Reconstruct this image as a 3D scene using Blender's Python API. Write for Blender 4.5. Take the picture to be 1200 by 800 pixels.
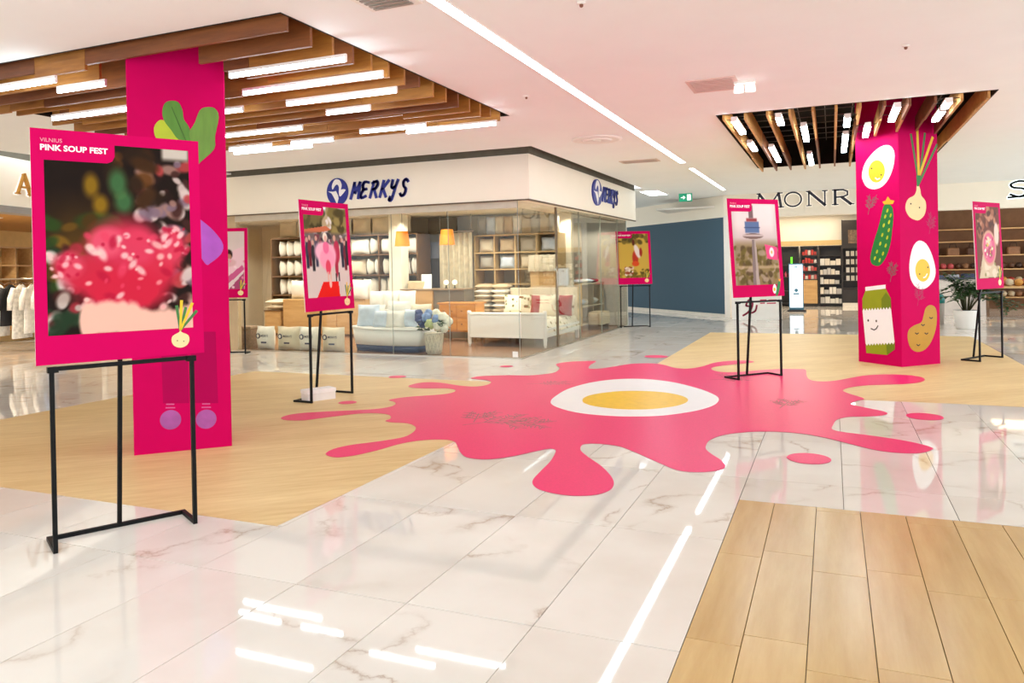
import bpy, math, random
import numpy as np
from mathutils import Matrix, Vector

random.seed(7)
SC = bpy.context.scene
COL = SC.collection
for _o in list(bpy.data.objects):
    bpy.data.objects.remove(_o, do_unlink=True)

# ------------------------------------------------------------------ camera
CAM_H = 1.45
FPX, YAW, PITCH, ROLL, PPY = 895.36, 0.39684, 0.00658, -0.018613, 318.72
def _rot(rx, ry, rz):
    cx, sx, cy, sy, cz, sz = math.cos(rx), math.sin(rx), math.cos(ry), math.sin(ry), math.cos(rz), math.sin(rz)
    Ry = Matrix(((cy, 0, sy), (0, 1, 0), (-sy, 0, cy)))
    Rx = Matrix(((1, 0, 0), (0, cx, -sx), (0, sx, cx)))
    Rz = Matrix(((cz, -sz, 0), (sz, cz, 0), (0, 0, 1)))
    return Rz @ Rx @ Ry
_M = _rot(PITCH, YAW, ROLL) @ Matrix(((1, 0, 0), (0, 0, -1), (0, 1, 0)))
_R = (Matrix(((1, 0, 0), (0, -1, 0), (0, 0, -1))) @ _M).transposed()
cam_d = bpy.data.cameras.new('camera')
cam_d.sensor_width = 36.0
cam_d.lens = FPX * 36.0 / 1200.0
cam_d.shift_y = -(400.0 - PPY) / 1200.0
cam_d.clip_start, cam_d.clip_end = 0.05, 200
cam = bpy.data.objects.new('camera', cam_d)
cam.matrix_world = Matrix.Translation((0, 0, CAM_H)) @ _R.to_4x4()
COL.objects.link(cam)
SC.camera = cam

# ------------------------------------------------------------------ world, exposure
wd = bpy.data.worlds.new('mall_daylight')
SC.world = wd
wd.use_nodes = True
wd.node_tree.nodes['Background'].inputs[0].default_value = (0.90, 0.97, 1.0, 1)
wd.node_tree.nodes['Background'].inputs[1].default_value = 2.5
SC.view_settings.view_transform = 'Standard'
SC.view_settings.look = 'None'
SC.view_settings.gamma = 1.0
SC.view_settings.use_curve_mapping = False
SC.view_settings.exposure = 0.15
SC.cycles.use_denoising = True
SC.cycles.max_bounces = 10
SC.cycles.diffuse_bounces = 5
SC.cycles.transparent_max_bounces = 12
SC.cycles.sample_clamp_indirect = 6.0
LAMP = 21.0          # emission of the tube lamps
STRIP = 16.0         # emission of the ceiling light lines
SHOP = 80.0           # watts of the unseen downlights added in the bed shop

# ------------------------------------------------------------------ helpers
def lin(c):
    out = []
    for v in c[:3]:
        v = v / 255.0
        out.append(v / 12.92 if v <= 0.04045 else ((v + 0.055) / 1.055) ** 2.4)
    return (out[0], out[1], out[2], 1.0)

MATS = {}
def mat(name, rgb, rough=0.5, var=0.06, scale=6.0, bump=0.0, metal=0.0, spec=0.5, emit=0.0, stretch=(1, 1, 1), sss=0.0):
    if name in MATS:
        return MATS[name]
    m = bpy.data.materials.new(name)
    m.use_nodes = True
    nt = m.node_tree
    b = nt.nodes['Principled BSDF']
    c = lin(rgb)
    tc = nt.nodes.new('ShaderNodeTexCoord')
    mp = nt.nodes.new('ShaderNodeMapping')
    mp.inputs['Scale'].default_value = stretch
    nz = nt.nodes.new('ShaderNodeTexNoise')
    nz.inputs['Scale'].default_value = scale
    nz.inputs['Detail'].default_value = 4
    rp = nt.nodes.new('ShaderNodeValToRGB')
    rp.color_ramp.elements[0].position = 0.3
    rp.color_ramp.elements[1].position = 0.7
    rp.color_ramp.elements[0].color = (c[0] * (1 - var), c[1] * (1 - var), c[2] * (1 - var), 1)
    rp.color_ramp.elements[1].color = (min(1, c[0] * (1 + var)), min(1, c[1] * (1 + var)), min(1, c[2] * (1 + var)), 1)
    nt.links.new(tc.outputs['Object'], mp.inputs['Vector'])
    nt.links.new(mp.outputs['Vector'], nz.inputs['Vector'])
    nt.links.new(nz.outputs['Fac'], rp.inputs['Fac'])
    nt.links.new(rp.outputs['Color'], b.inputs['Base Color'])
    b.inputs['Roughness'].default_value = rough
    b.inputs['Metallic'].default_value = metal
    b.inputs['Specular IOR Level'].default_value = spec
    if emit:
        b.inputs['Emission Color'].default_value = c
        b.inputs['Emission Strength'].default_value = emit
    if bump:
        bp = nt.nodes.new('ShaderNodeBump')
        bp.inputs['Strength'].default_value = bump
        bp.inputs['Distance'].default_value = 0.01
        nt.links.new(nz.outputs['Fac'], bp.inputs['Height'])
        nt.links.new(bp.outputs['Normal'], b.inputs['Normal'])
    MATS[name] = m
    return m

def emitter(name, rgb, strength):
    if name in MATS:
        return MATS[name]
    m = bpy.data.materials.new(name)
    m.use_nodes = True
    nt = m.node_tree
    nt.nodes.remove(nt.nodes['Principled BSDF'])
    e = nt.nodes.new('ShaderNodeEmission')
    e.inputs[0].default_value = lin(rgb)
    e.inputs[1].default_value = strength
    nt.links.new(e.outputs[0], nt.nodes['Material Output'].inputs[0])
    MATS[name] = m
    return m

def wood(name, dark, light, along='X', rough=0.4, scale=3.0, ring=14.0, rnd=True):
    """long grain running along one object axis"""
    if name in MATS:
        return MATS[name]
    m = bpy.data.materials.new(name)
    m.use_nodes = True
    nt = m.node_tree
    b = nt.nodes['Principled BSDF']
    tc = nt.nodes.new('ShaderNodeTexCoord')
    oi = nt.nodes.new('ShaderNodeObjectInfo')
    ad = nt.nodes.new('ShaderNodeVectorMath'); ad.operation = 'MULTIPLY_ADD'
    ad.inputs[1].default_value = (1, 1, 1)
    mulr = nt.nodes.new('ShaderNodeMath'); mulr.operation = 'MULTIPLY'; mulr.inputs[1].default_value = 37.0 if rnd else 0.0
    mp = nt.nodes.new('ShaderNodeMapping')
    s = {'X': (0.12, 1, 1), 'Y': (1, 0.12, 1), 'Z': (1, 1, 0.12)}[along]
    mp.inputs['Scale'].default_value = s
    n1 = nt.nodes.new('ShaderNodeTexNoise'); n1.inputs['Scale'].default_value = scale * ring; n1.inputs['Detail'].default_value = 5; n1.inputs['Roughness'].default_value = 0.65
    n2 = nt.nodes.new('ShaderNodeTexNoise'); n2.inputs['Scale'].default_value = scale; n2.inputs['Detail'].default_value = 3
    mx = nt.nodes.new('ShaderNodeMath'); mx.operation = 'MULTIPLY_ADD'; mx.inputs[1].default_value = 0.55
    sc2 = nt.nodes.new('ShaderNodeMath'); sc2.operation = 'MULTIPLY'; sc2.inputs[1].default_value = 0.45
    rp = nt.nodes.new('ShaderNodeValToRGB')
    rp.color_ramp.elements[0].position = 0.34; rp.color_ramp.elements[0].color = lin(dark)
    rp.color_ramp.elements[1].position = 0.64; rp.color_ramp.elements[1].color = lin(light)
    L = nt.links.new
    L(oi.outputs['Random'], mulr.inputs[0]); L(tc.outputs['Object'], ad.inputs[0]); L(mulr.outputs[0], ad.inputs[2])
    L(ad.outputs[0], mp.inputs['Vector']); L(mp.outputs[0], n1.inputs['Vector']); L(mp.outputs[0], n2.inputs['Vector'])
    L(n2.outputs['Fac'], sc2.inputs[0]); L(n1.outputs['Fac'], mx.inputs[0]); L(sc2.outputs[0], mx.inputs[2])
    L(mx.outputs[0], rp.inputs['Fac']); L(rp.outputs['Color'], b.inputs['Base Color'])
    b.inputs['Roughness'].default_value = rough
    MATS[name] = m
    return m

def marble(name):
    m = bpy.data.materials.new(name)
    m.use_nodes = True
    nt = m.node_tree
    b = nt.nodes['Principled BSDF']
    L = nt.links.new
    tc = nt.nodes.new('ShaderNodeTexCoord')
    oi = nt.nodes.new('ShaderNodeObjectInfo')
    mulr = nt.nodes.new('ShaderNodeMath'); mulr.operation = 'MULTIPLY'; mulr.inputs[1].default_value = 61.0
    ad = nt.nodes.new('ShaderNodeVectorMath'); ad.operation = 'ADD'
    L(oi.outputs['Random'], mulr.inputs[0]); L(tc.outputs['Object'], ad.inputs[0]); L(mulr.outputs[0], ad.inputs[1])
    warp = nt.nodes.new('ShaderNodeTexNoise'); warp.inputs['Scale'].default_value = 2.2; warp.inputs['Detail'].default_value = 6; warp.inputs['Roughness'].default_value = 0.62
    L(ad.outputs[0], warp.inputs['Vector'])
    # a vein is where a slow field crosses its middle value
    fld = nt.nodes.new('ShaderNodeTexNoise'); fld.inputs['Scale'].default_value = 0.75; fld.inputs['Detail'].default_value = 2.0; fld.inputs['Distortion'].default_value = 0.4
    wv = nt.nodes.new('ShaderNodeVectorMath'); wv.operation = 'MULTIPLY_ADD'; wv.inputs[1].default_value = (0.42, 0.42, 0.42)
    L(warp.outputs['Color'], wv.inputs[0]); L(ad.outputs[0], wv.inputs[2]); L(wv.outputs[0], fld.inputs['Vector'])
    sb = nt.nodes.new('ShaderNodeMath'); sb.operation = 'SUBTRACT'; sb.inputs[1].default_value = 0.53
    ab = nt.nodes.new('ShaderNodeMath'); ab.operation = 'ABSOLUTE'
    L(fld.outputs['Fac'], sb.inputs[0]); L(sb.outputs[0], ab.inputs[0])
    rv = nt.nodes.new('ShaderNodeValToRGB')
    rv.color_ramp.elements[0].position = 0.0; rv.color_ramp.elements[0].color = (1, 1, 1, 1)
    rv.color_ramp.elements[1].position = 0.022; rv.color_ramp.elements[1].color = (0, 0, 0, 1)
    e = rv.color_ramp.elements.new(0.006); e.color = (0.35, 0.35, 0.35, 1)
    L(ab.outputs[0], rv.inputs['Fac'])
    brk = nt.nodes.new('ShaderNodeTexNoise'); brk.inputs['Scale'].default_value = 2.6; brk.inputs['Detail'].default_value = 3
    L(ad.outputs[0], brk.inputs['Vector'])
    rb = nt.nodes.new('ShaderNodeValToRGB'); rb.color_ramp.elements[0].position = 0.42; rb.color_ramp.elements[1].position = 0.62
    L(brk.outputs['Fac'], rb.inputs['Fac'])
    vm = nt.nodes.new('ShaderNodeMath'); vm.operation = 'MULTIPLY'
    L(rv.outputs['Color'], vm.inputs[0]); L(rb.outputs['Color'], vm.inputs[1])
    vs = nt.nodes.new('ShaderNodeMath'); vs.operation = 'MULTIPLY'; vs.inputs[1].default_value = 0.6
    L(vm.outputs[0], vs.inputs[0])
    cl = nt.nodes.new('ShaderNodeTexNoise'); cl.inputs['Scale'].default_value = 1.4; cl.inputs['Detail'].default_value = 5
    L(ad.outputs[0], cl.inputs['Vector'])
    rc = nt.nodes.new('ShaderNodeValToRGB')
    rc.color_ramp.elements[0].position = 0.3; rc.color_ramp.elements[0].color = lin((222, 213, 203))
    rc.color_ramp.elements[1].position = 0.6; rc.color_ramp.elements[1].color = lin((233, 226, 218))
    L(cl.outputs['Fac'], rc.inputs['Fac'])
    mix = nt.nodes.new('ShaderNodeMix'); mix.data_type = 'RGBA'
    mix.inputs[7].default_value = lin((160, 126, 96))
    L(vs.outputs[0], mix.inputs[0]); L(rc.outputs['Color'], mix.inputs[6])
    L(mix.outputs[2], b.inputs['Base Color'])
    b.inputs['Roughness'].default_value = 0.035
    b.inputs['Specular IOR Level'].default_value = 0.55
    MATS[name] = m
    return m

def glass_mat(name, rgb=(236, 242, 238), refl=0.5, rough=0.01):
    m = bpy.data.materials.new(name)
    m.use_nodes = True
    nt = m.node_tree
    nt.nodes.remove(nt.nodes['Principled BSDF'])
    t = nt.nodes.new('ShaderNodeBsdfTransparent'); t.inputs[0].default_value = lin(rgb)
    g = nt.nodes.new('ShaderNodeBsdfGlossy'); g.inputs['Roughness'].default_value = rough
    f = nt.nodes.new('ShaderNodeFresnel'); f.inputs[0].default_value = 1.45
    k = nt.nodes.new('ShaderNodeMath'); k.operation = 'MULTIPLY'; k.inputs[1].default_value = refl
    x = nt.nodes.new('ShaderNodeMixShader')
    nt.links.new(f.outputs[0], k.inputs[0]); nt.links.new(k.outputs[0], x.inputs[0])
    nt.links.new(t.outputs[0], x.inputs[1]); nt.links.new(g.outputs[0], x.inputs[2])
    nt.links.new(x.outputs[0], nt.nodes['Material Output'].inputs[0])
    MATS[name] = m
    return m

class MB:
    """collects simple shapes into one mesh"""
    def __init__(s):
        s.v, s.f, s.mi, s.sm = [], [], [], []
    def add(s, vs, fs, mi=0, smooth=False):
        n = len(s.v)
        s.v += [tuple(p) for p in vs]
        s.f += [tuple(i + n for i in f) for f in fs]
        s.mi += [mi] * len(fs)
        s.sm += [smooth] * len(fs)
        return s
    def box(s, x0, x1, y0, y1, z0, z1, mi=0):
        vs = [(x0, y0, z0), (x1, y0, z0), (x1, y1, z0), (x0, y1, z0), (x0, y0, z1), (x1, y0, z1), (x1, y1, z1), (x0, y1, z1)]
        return s.add(vs, [(3, 2, 1, 0), (4, 5, 6, 7), (0, 1, 5, 4), (1, 2, 6, 5), (2, 3, 7, 6), (3, 0, 4, 7)], mi)
    def cbox(s, x0, x1, y0, y1, z0, z1, c=0.01, mi=0):
        """box with chamfered upright and top edges"""
        ring = lambda i, z: [(x0 + i, y0 + c, z), (x0 + c, y0 + i, z), (x1 - c, y0 + i, z), (x1 - i, y0 + c, z),
                             (x1 - i, y1 - c, z), (x1 - c, y1 - i, z), (x0 + c, y1 - i, z), (x0 + i, y1 - c, z)]
        vs = ring(0, z0) + ring(0, z1 - c)
        d = c * 0.7
        vs += [(min(max(x, x0 + d), x1 - d), min(max(y, y0 + d), y1 - d), z1) for x, y, _ in ring(0, z1)]
        fs = [tuple(range(7, -1, -1)), tuple(range(16, 24))]
        for k in (0, 8):
            fs += [(k + i, k + (i + 1) % 8, k + 8 + (i + 1) % 8, k + 8 + i) for i in range(8)]
        return s.add(vs, fs, mi)
    def bar(s, a, b, w, h=None, mi=0):
        """square bar between two points"""
        h = h or w
        a, b = Vector(a), Vector(b)
        d = (b - a).normalized()
        up = Vector((0, 0, 1)) if abs(d.z) < 0.9 else Vector((0, 1, 0))
        r = d.cross(up).normalized() * (w / 2)
        u = r.cross(d).normalized() * (h / 2)
        vs = [a - r - u, a + r - u, a + r + u, a - r + u, b - r - u, b + r - u, b + r + u, b - r + u]
        return s.add(vs, [(0, 1, 2, 3), (7, 6, 5, 4), (0, 4, 5, 1), (1, 5, 6, 2), (2, 6, 7, 3), (3, 7, 4, 0)], mi)
    def prism(s, poly, z0, z1, mi=0):
        n = len(poly)
        if sum(poly[i][0] * poly[(i + 1) % n][1] - poly[(i + 1) % n][0] * poly[i][1] for i in range(n)) < 0:
            poly = poly[::-1]
        vs = [(x, y, z0) for x, y in poly] + [(x, y, z1) for x, y in poly]
        fs = [tuple(range(n - 1, -1, -1)), tuple(range(n, 2 * n))] + [(i, (i + 1) % n, n + (i + 1) % n, n + i) for i in range(n)]
        return s.add(vs, fs, mi)
    def plate(s, poly, y0, y1, mi=0):
        """outline in x,z given depth from y0 (front) to y1"""
        n = len(poly)
        if sum(poly[i][0] * poly[(i + 1) % n][1] - poly[(i + 1) % n][0] * poly[i][1] for i in range(n)) < 0:
            poly = poly[::-1]
        vs = [(x, y0, z) for x, z in poly] + [(x, y1, z) for x, z in poly]
        fs = [tuple(range(n)), tuple(range(2 * n - 1, n - 1, -1))] + [((i + 1) % n, i, n + i, n + (i + 1) % n) for i in range(n)]
        return s.add(vs, fs, mi)
    def lathe(s, prof, cx=0, cy=0, seg=20, mi=0, cap=True, smooth=True):
        n = len(prof)
        vs = [(cx + r * math.cos(2 * math.pi * k / seg), cy + r * math.sin(2 * math.pi * k / seg), z) for r, z in prof for k in range(seg)]
        fs = [(i * seg + k, i * seg + (k + 1) % seg, (i + 1) * seg + (k + 1) % seg, (i + 1) * seg + k) for i in range(n - 1) for k in range(seg)]
        s.add(vs, fs, mi, smooth)
        if cap:
            m = len(s.v) - len(vs)
            s.f += [tuple(m + k for k in range(seg - 1, -1, -1)), tuple(m + (n - 1) * seg + k for k in range(seg))]
            s.mi += [mi, mi]; s.sm += [False, False]
        return s
    def tube(s, path, r, seg=8, mi=0):
        rings = []
        P = [Vector(p) for p in path]
        rr = r if isinstance(r, (list, tuple)) else [r] * len(P)
        vs = []
        for i, p in enumerate(P):
            d = (P[min(i + 1, len(P) - 1)] - P[max(i - 1, 0)]).normalized()
            up = Vector((0, 0, 1)) if abs(d.z) < 0.9 else Vector((0, 1, 0))
            a = d.cross(up).normalized(); b = a.cross(d)
            vs += [p + (a * math.cos(2 * math.pi * k / seg) + b * math.sin(2 * math.pi * k / seg)) * rr[i] for k in range(seg)]
        n = len(P)
        fs = [(i * seg + k, i * seg + (k + 1) % seg, (i + 1) * seg + (k + 1) % seg, (i + 1) * seg + k) for i in range(n - 1) for k in range(seg)]
        fs += [tuple(range(seg - 1, -1, -1)), tuple((n - 1) * seg + k for k in range(seg))]
        return s.add(vs, fs, mi, True)
    def pillow(s, w, h, t, cx=0, cy=0, cz=0, flat=False, n=8, mi=0, seed=0):
        """stuffed cushion: standing (facing -y) or lying flat"""
        rnd = random.Random(seed)
        ph = rnd.random() * 6
        vs, fs = [], []
        for side in (-1, 1):
            for j in range(n + 1):
                for i in range(n + 1):
                    u, v = -1 + 2 * i / n, -1 + 2 * j / n
                    k = (max(0, 1 - abs(u) ** 2.6) * max(0, 1 - abs(v) ** 2.6)) ** 0.5
                    pin = 1 - 0.07 * (1 - abs(u)) * abs(v) ** 3 - 0.07 * (1 - abs(v)) * abs(u) ** 3
                    th = side * t / 2 * k * (1 + 0.08 * math.sin(5 * u + ph) * math.cos(4 * v + ph))
                    x, z = u * w / 2 * pin, v * h / 2 * pin
                    vs.append((cx + x, cy + z, cz + th) if flat else (cx + x, cy + th, cz + z))
            o = 0 if side < 0 else (n + 1) ** 2
            for j in range(n):
                for i in range(n):
                    q = (o + j * (n + 1) + i, o + j * (n + 1) + i + 1, o + (j + 1) * (n + 1) + i + 1, o + (j + 1) * (n + 1) + i)
                    fl = (side > 0) != flat
                    fs.append(q[::-1] if fl else q)
        return s.add(vs, fs, mi, True)
    def ball(s, cx, cy, cz, rx, ry=None, rz=None, seg=10, ring=7, mi=0, lump=0, seed=0):
        ry = ry or rx; rz = rz or rx
        rnd = random.Random(seed)
        vs, fs = [], []
        for j in range(ring + 1):
            th = math.pi * j / ring
            for k in range(seg):
                a = 2 * math.pi * k / seg
                q = 1 + (rnd.uniform(-lump, lump) if 0 < j < ring else 0)
                vs.append((cx + rx * q * math.sin(th) * math.cos(a), cy + ry * q * math.sin(th) * math.sin(a), cz + rz * q * math.cos(th)))
        for j in range(ring):
            for k in range(seg):
                fs.append((j * seg + k, (j + 1) * seg + k, (j + 1) * seg + (k + 1) % seg, j * seg + (k + 1) % seg))
        return s.add(vs, fs, mi, True)
    def mesh(s, name, mats):
        me = bpy.data.meshes.new(name)
        me.from_pydata(s.v, [], s.f)
        for m in (mats if isinstance(mats, (list, tuple)) else [mats]):
            me.materials.append(m)
        me.polygons.foreach_set('material_index', s.mi)
        me.polygons.foreach_set('use_smooth', s.sm)
        me.update()
        return me
    def build(s, name, mats, parent=None, loc=(0, 0, 0), rz=0, rot=None):
        return put(name, s.mesh(name, mats), parent, loc, rz, rot)

def put(name, me, parent=None, loc=(0, 0, 0), rz=0, rot=None):
    o = bpy.data.objects.new(name, me)
    COL.objects.link(o)
    o.location = loc
    o.rotation_euler = rot if rot else (0, 0, rz)
    if parent:
        o.parent = parent
    return o

def tag(o, label, cat=None, group=None):
    o['label'] = label
    if cat: o['category'] = cat
    if group: o['group'] = group
    return o
def thing(name, label, cat, loc=(0, 0, 0), rz=0, group=None):
    o = put(name, None, None, loc, rz)
    return tag(o, label, cat, group)
def struct(o):
    o['kind'] = 'structure'
    return o
def stuff(o):
    o['kind'] = 'stuff'
    return o
def copy_tree(o, parent=None, loc=None, rz=None):
    c = o.copy(); COL.objects.link(c)
    if parent: c.parent = parent
    if loc is not None: c.location = loc
    if rz is not None: c.rotation_euler = (0, 0, rz)
    for ch in list(o.children):
        copy_tree(ch, c)
    return c

def smooth_loop(pts, sub=4):
    """closed Catmull-Rom curve through the points"""
    n = len(pts); out = []
    for i in range(n):
        p0, p1, p2, p3 = pts[i - 1], pts[i], pts[(i + 1) % n], pts[(i + 2) % n]
        for k in range(sub):
            t = k / sub
            out.append(tuple(0.5 * (2 * p1[a] + (p2[a] - p0[a]) * t + (2 * p0[a] - 5 * p1[a] + 4 * p2[a] - p3[a]) * t * t
                                    + (3 * p1[a] - p0[a] - 3 * p2[a] + p3[a]) * t ** 3) for a in (0, 1)))
    return out
def ell(cx, cz, rx, rz, n=20, a0=0):
    ca, sa = math.cos(a0), math.sin(a0)
    r = []
    for k in range(n):
        x, z = rx * math.cos(2 * math.pi * k / n), rz * math.sin(2 * math.pi * k / n)
        r.append((cx + x * ca - z * sa, cz + x * sa + z * ca))
    return r
def stroke(pts, w, w2=None):
    """outline of a flat stroke of given width along a 2D polyline"""
    n = len(pts); L, R_ = [], []
    w2 = w if w2 is None else w2
    for i, p in enumerate(pts):
        a, b = pts[max(0, i - 1)], pts[min(n - 1, i + 1)]
        dx, dz = b[0] - a[0], b[1] - a[1]
        l = math.hypot(dx, dz) or 1
        ww = (w + (w2 - w) * i / max(1, n - 1)) / 2
        L.append((p[0] - dz / l * ww, p[1] + dx / l * ww)); R_.append((p[0] + dz / l * ww, p[1] - dx / l * ww))
    return L + R_[::-1]
def strokes(mb, polys, w, y0, y1, mi=0):
    """each polyline as chained quads so that bends stay clean"""
    for pl in polys:
        ww = w
        if isinstance(pl, tuple) and isinstance(pl[0], list):
            pl, ww = pl
        for a, b in zip(pl[:-1], pl[1:]):
            dx, dz = b[0] - a[0], b[1] - a[1]
            l = math.hypot(dx, dz) or 1
            e = ww * 0.3
            a2 = (a[0] - dx / l * e, a[1] - dz / l * e); b2 = (b[0] + dx / l * e, b[1] + dz / l * e)
            mb.plate(stroke([a2, b2], ww), y0, y1, mi)
    return mb
def curve_pts(pts, sub=6):
    """open Catmull-Rom"""
    P = [pts[0]] + list(pts) + [pts[-1]]
    out = []
    for i in range(1, len(P) - 2):
        p0, p1, p2, p3 = P[i - 1], P[i], P[i + 1], P[i + 2]
        for k in range(sub):
            t = k / sub
            out.append(tuple(0.5 * (2 * p1[a] + (p2[a] - p0[a]) * t + (2 * p0[a] - 5 * p1[a] + 4 * p2[a] - p3[a]) * t * t
                                    + (3 * p1[a] - p0[a] - 3 * p2[a] + p3[a]) * t ** 3) for a in (0, 1)))
    out.append(tuple(pts[-1]))
    return out

_TXT = {}
def text_mesh(s, width, height, depth, m, bold=0.0):
    """lettering in the x,z plane, lower left corner at the origin, facing -y"""
    key = (s, round(width, 4), round(height, 4), depth, m.name, bold)
    if key in _TXT:
        return _TXT[key]
    cu = bpy.data.curves.new('lettering', 'FONT')
    cu.body = s; cu.size = 1.0; cu.offset = bold; cu.resolution_u = 3
    o = bpy.data.objects.new('lettering', cu)
    COL.objects.link(o)
    dg = bpy.context.evaluated_depsgraph_get(); dg.update()
    me = bpy.data.meshes.new_from_object(o.evaluated_get(dg))
    bpy.data.objects.remove(o, do_unlink=True)
    xs = [v.co.x for v in me.vertices]; ys = [v.co.y for v in me.vertices]
    x0, x1, y0, y1 = min(xs), max(xs), min(ys), max(ys)
    mb = MB()
    vs = [((v.co.x - x0) / (x1 - x0) * width, -depth, (v.co.y - y0) / (y1 - y0) * height) for v in me.vertices]
    mb.add(vs, [tuple(p.vertices) for p in me.polygons])
    bpy.data.meshes.remove(me)
    r = mb.mesh('lettering', m)
    r.materials.clear(); r.materials.append(m)
    _TXT[key] = r
    return r
# ------------------------------------------------------------------ materials
PINK = mat('pink_print', (203, 0, 88), 0.6, 0.02, spec=0.06)
PINK_FLOOR = mat('pink_floor_vinyl', (240, 46, 114), 0.32, 0.05, 60, spec=0.16)
WHITE_EDGE = mat('white_card_edge', (245, 235, 232), 0.6, 0.02)
BLACK = mat('black_powder_coat', (8, 8, 9), 0.5, 0.1, spec=0.2)
CEIL = mat('ceiling_paint', (247, 249, 248), 0.9, 0.012, 2)
CREAM = mat('cream_fascia', (252, 243, 226), 0.6, 0.012, 2)
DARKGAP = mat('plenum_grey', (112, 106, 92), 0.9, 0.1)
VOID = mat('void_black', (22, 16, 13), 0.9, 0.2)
BLUE = mat('blue_wall_paint', (62, 90, 108), 0.75, 0.05, 40, 0.06)
NAVY = mat('navy_sign', (34, 46, 146), 0.4, 0.03)
WHITE = mat('white_paint', (244, 240, 234), 0.5, 0.02)
WHITEPRINT = mat('white_print', (250, 246, 246), 0.5, 0.01)
YOLKM = mat('yolk_print', (244, 188, 8), 0.4, 0.03)
GREEN = mat('cucumber_print', (22, 122, 46), 0.5, 0.05)
OLIVE = mat('olive_print', (150, 158, 8), 0.5, 0.04)
OLIVED = mat('olive_side_print', (110, 128, 6), 0.5, 0.04)
BULB = mat('bulb_print', (238, 206, 150), 0.5, 0.03)
POTATO = mat('potato_print', (190, 138, 14), 0.5, 0.05)
ORANGE = mat('orange_print', (252, 172, 20), 0.5, 0.03)
LIME = mat('lime_print', (178, 190, 30), 0.5, 0.08)
LEAFG = mat('leaf_print', (82, 132, 34), 0.5, 0.12, 4, stretch=(6, 1, 1))
LEAFG2 = mat('leaf_print_light', (104, 142, 48), 0.5, 0.12, 4, stretch=(6, 1, 1))
LILAC = mat('lilac_print', (170, 74, 186), 0.5, 0.15, 5)
LILACB = mat('lilac_ball_print', (166, 76, 156), 0.5, 0.18, 8)
PINKD = mat('dark_pink_print', (174, 0, 80), 0.6, 0.03, spec=0.08)
INK = mat('ink_print', (40, 26, 20), 0.6, 0.02)
DILL = mat('dill_print', (128, 96, 96), 0.5, 0.2, 30)
DILLG = mat('dill_dark_print', (176, 16, 84), 0.5, 0.1, 30)
GLASS = glass_mat('shop_glass', (250, 252, 249), 0.4)
WOODFLOOR = wood('oak_vinyl', (210, 172, 110), (236, 206, 150), 'X', 0.42, 2.2, 9, rnd=False)
PLANK = wood('oak_plank_tile', (190, 152, 94), (214, 180, 122), 'X', 0.22, 1.6, 6)
SLAT = wood('slat_oak', (134, 78, 26), (190, 126, 52), 'X', 0.5, 2.0, 10)
SLAT2 = wood('slat_oak_long', (176, 118, 54), (222, 168, 98), 'Y', 0.5, 2.0, 10)
SLATD = wood('slat_walnut', (92, 44, 18), (140, 78, 34), 'X', 0.5, 2.0, 10)
TANWOOD = wood('tan_laminate', (188, 146, 92), (220, 182, 128), 'X', 0.45, 2.0, 8)
ORWOOD = wood('pine_dresser', (176, 108, 40), (212, 146, 66), 'X', 0.4, 2.0, 8)
BROWNSH = wood('brown_shelf', (92, 64, 42), (128, 94, 62), 'X', 0.5, 2.0, 8)
FABRICW = mat('white_pillowcase', (240, 236, 226), 0.9, 0.05, 5, 0.15)
FABRICC = mat('cream_fabric', (226, 214, 190), 0.9, 0.08, 6, 0.15)
FABRICB = mat('pale_blue_fabric', (208, 220, 234), 0.9, 0.12, 9, 0.15)
FABRICG = mat('grey_fabric', (178, 172, 162), 0.9, 0.1, 8, 0.15)
FABRICT = mat('beige_fabric', (206, 184, 150), 0.9, 0.08, 8, 0.15)
RED = mat('red_fabric', (150, 14, 20), 0.8, 0.1)
TUBE = emitter('tube_diffuser', (228, 247, 255), LAMP)
STRIPM = emitter('strip_diffuser', (228, 247, 255), STRIP)
SHOPM = emitter('shop_panel', (255, 240, 214), 9.0)
GROUT = mat('grout', (126, 110, 96), 0.9, 0.1)
MARBLE = marble('marble_tile')

H = 3.25                                   # ceiling height
INLAY_L = (-7.80, -2.94, 3.48, 8.82)       # x0, x1, y0, y1
INLAY_R = (-2.38, 2.36, 8.74, 16.40)
INLAY_F = (-0.547, 8.0, -3.0, 4.84)
GLASS_Y, GLASS_X = 11.12, -4.53            # glazing planes of the corner shop
SLOT_L = (-8.15, -3.51, 4.30, 8.38)
SLOT_R = (-1.28, 1.67, 9.56, 15.27)

# ------------------------------------------------------------------ floor
floor = struct(MB().box(-24, 9, -4, 34, -0.12, -0.012).build('floor', GROUT))
TX, TY, TX0, TY0 = 0.589, 1.24, -0.547, 2.86
def cut(rects, hole):
    out = []
    for x0, x1, y0, y1 in rects:
        hx0, hx1, hy0, hy1 = hole
        if hx0 >= x1 or hx1 <= x0 or hy0 >= y1 or hy1 <= y0:
            out.append((x0, x1, y0, y1)); continue
        if y0 < hy0: out.append((x0, x1, y0, hy0))
        if hy1 < y1: out.append((x0, x1, hy1, y1))
        a, b = max(y0, hy0), min(y1, hy1)
        if x0 < hx0: out.append((x0, hx0, a, b))
        if hx1 < x1: out.append((hx1, x1, a, b))
    return out
def view_area(x0, x1, y0, y1):
    q = []
    for x, y in ((x0, y0), (x1, y0), (x1, y1), (x0, y1)):
        c = _M @ Vector((x, y, -CAM_H))
        if c.z < 0.6: return 0
        q.append((600 + FPX * c.x / c.z, PPY + FPX * c.y / c.z))
    if max(p[0] for p in q) < 0 or min(p[0] for p in q) > 1200 or min(p[1] for p in q) > 800: return 0
    return abs(sum(q[i][0] * q[(i + 1) % 4][1] - q[(i + 1) % 4][0] * q[i][1] for i in range(4))) / 2
rects = []
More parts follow.
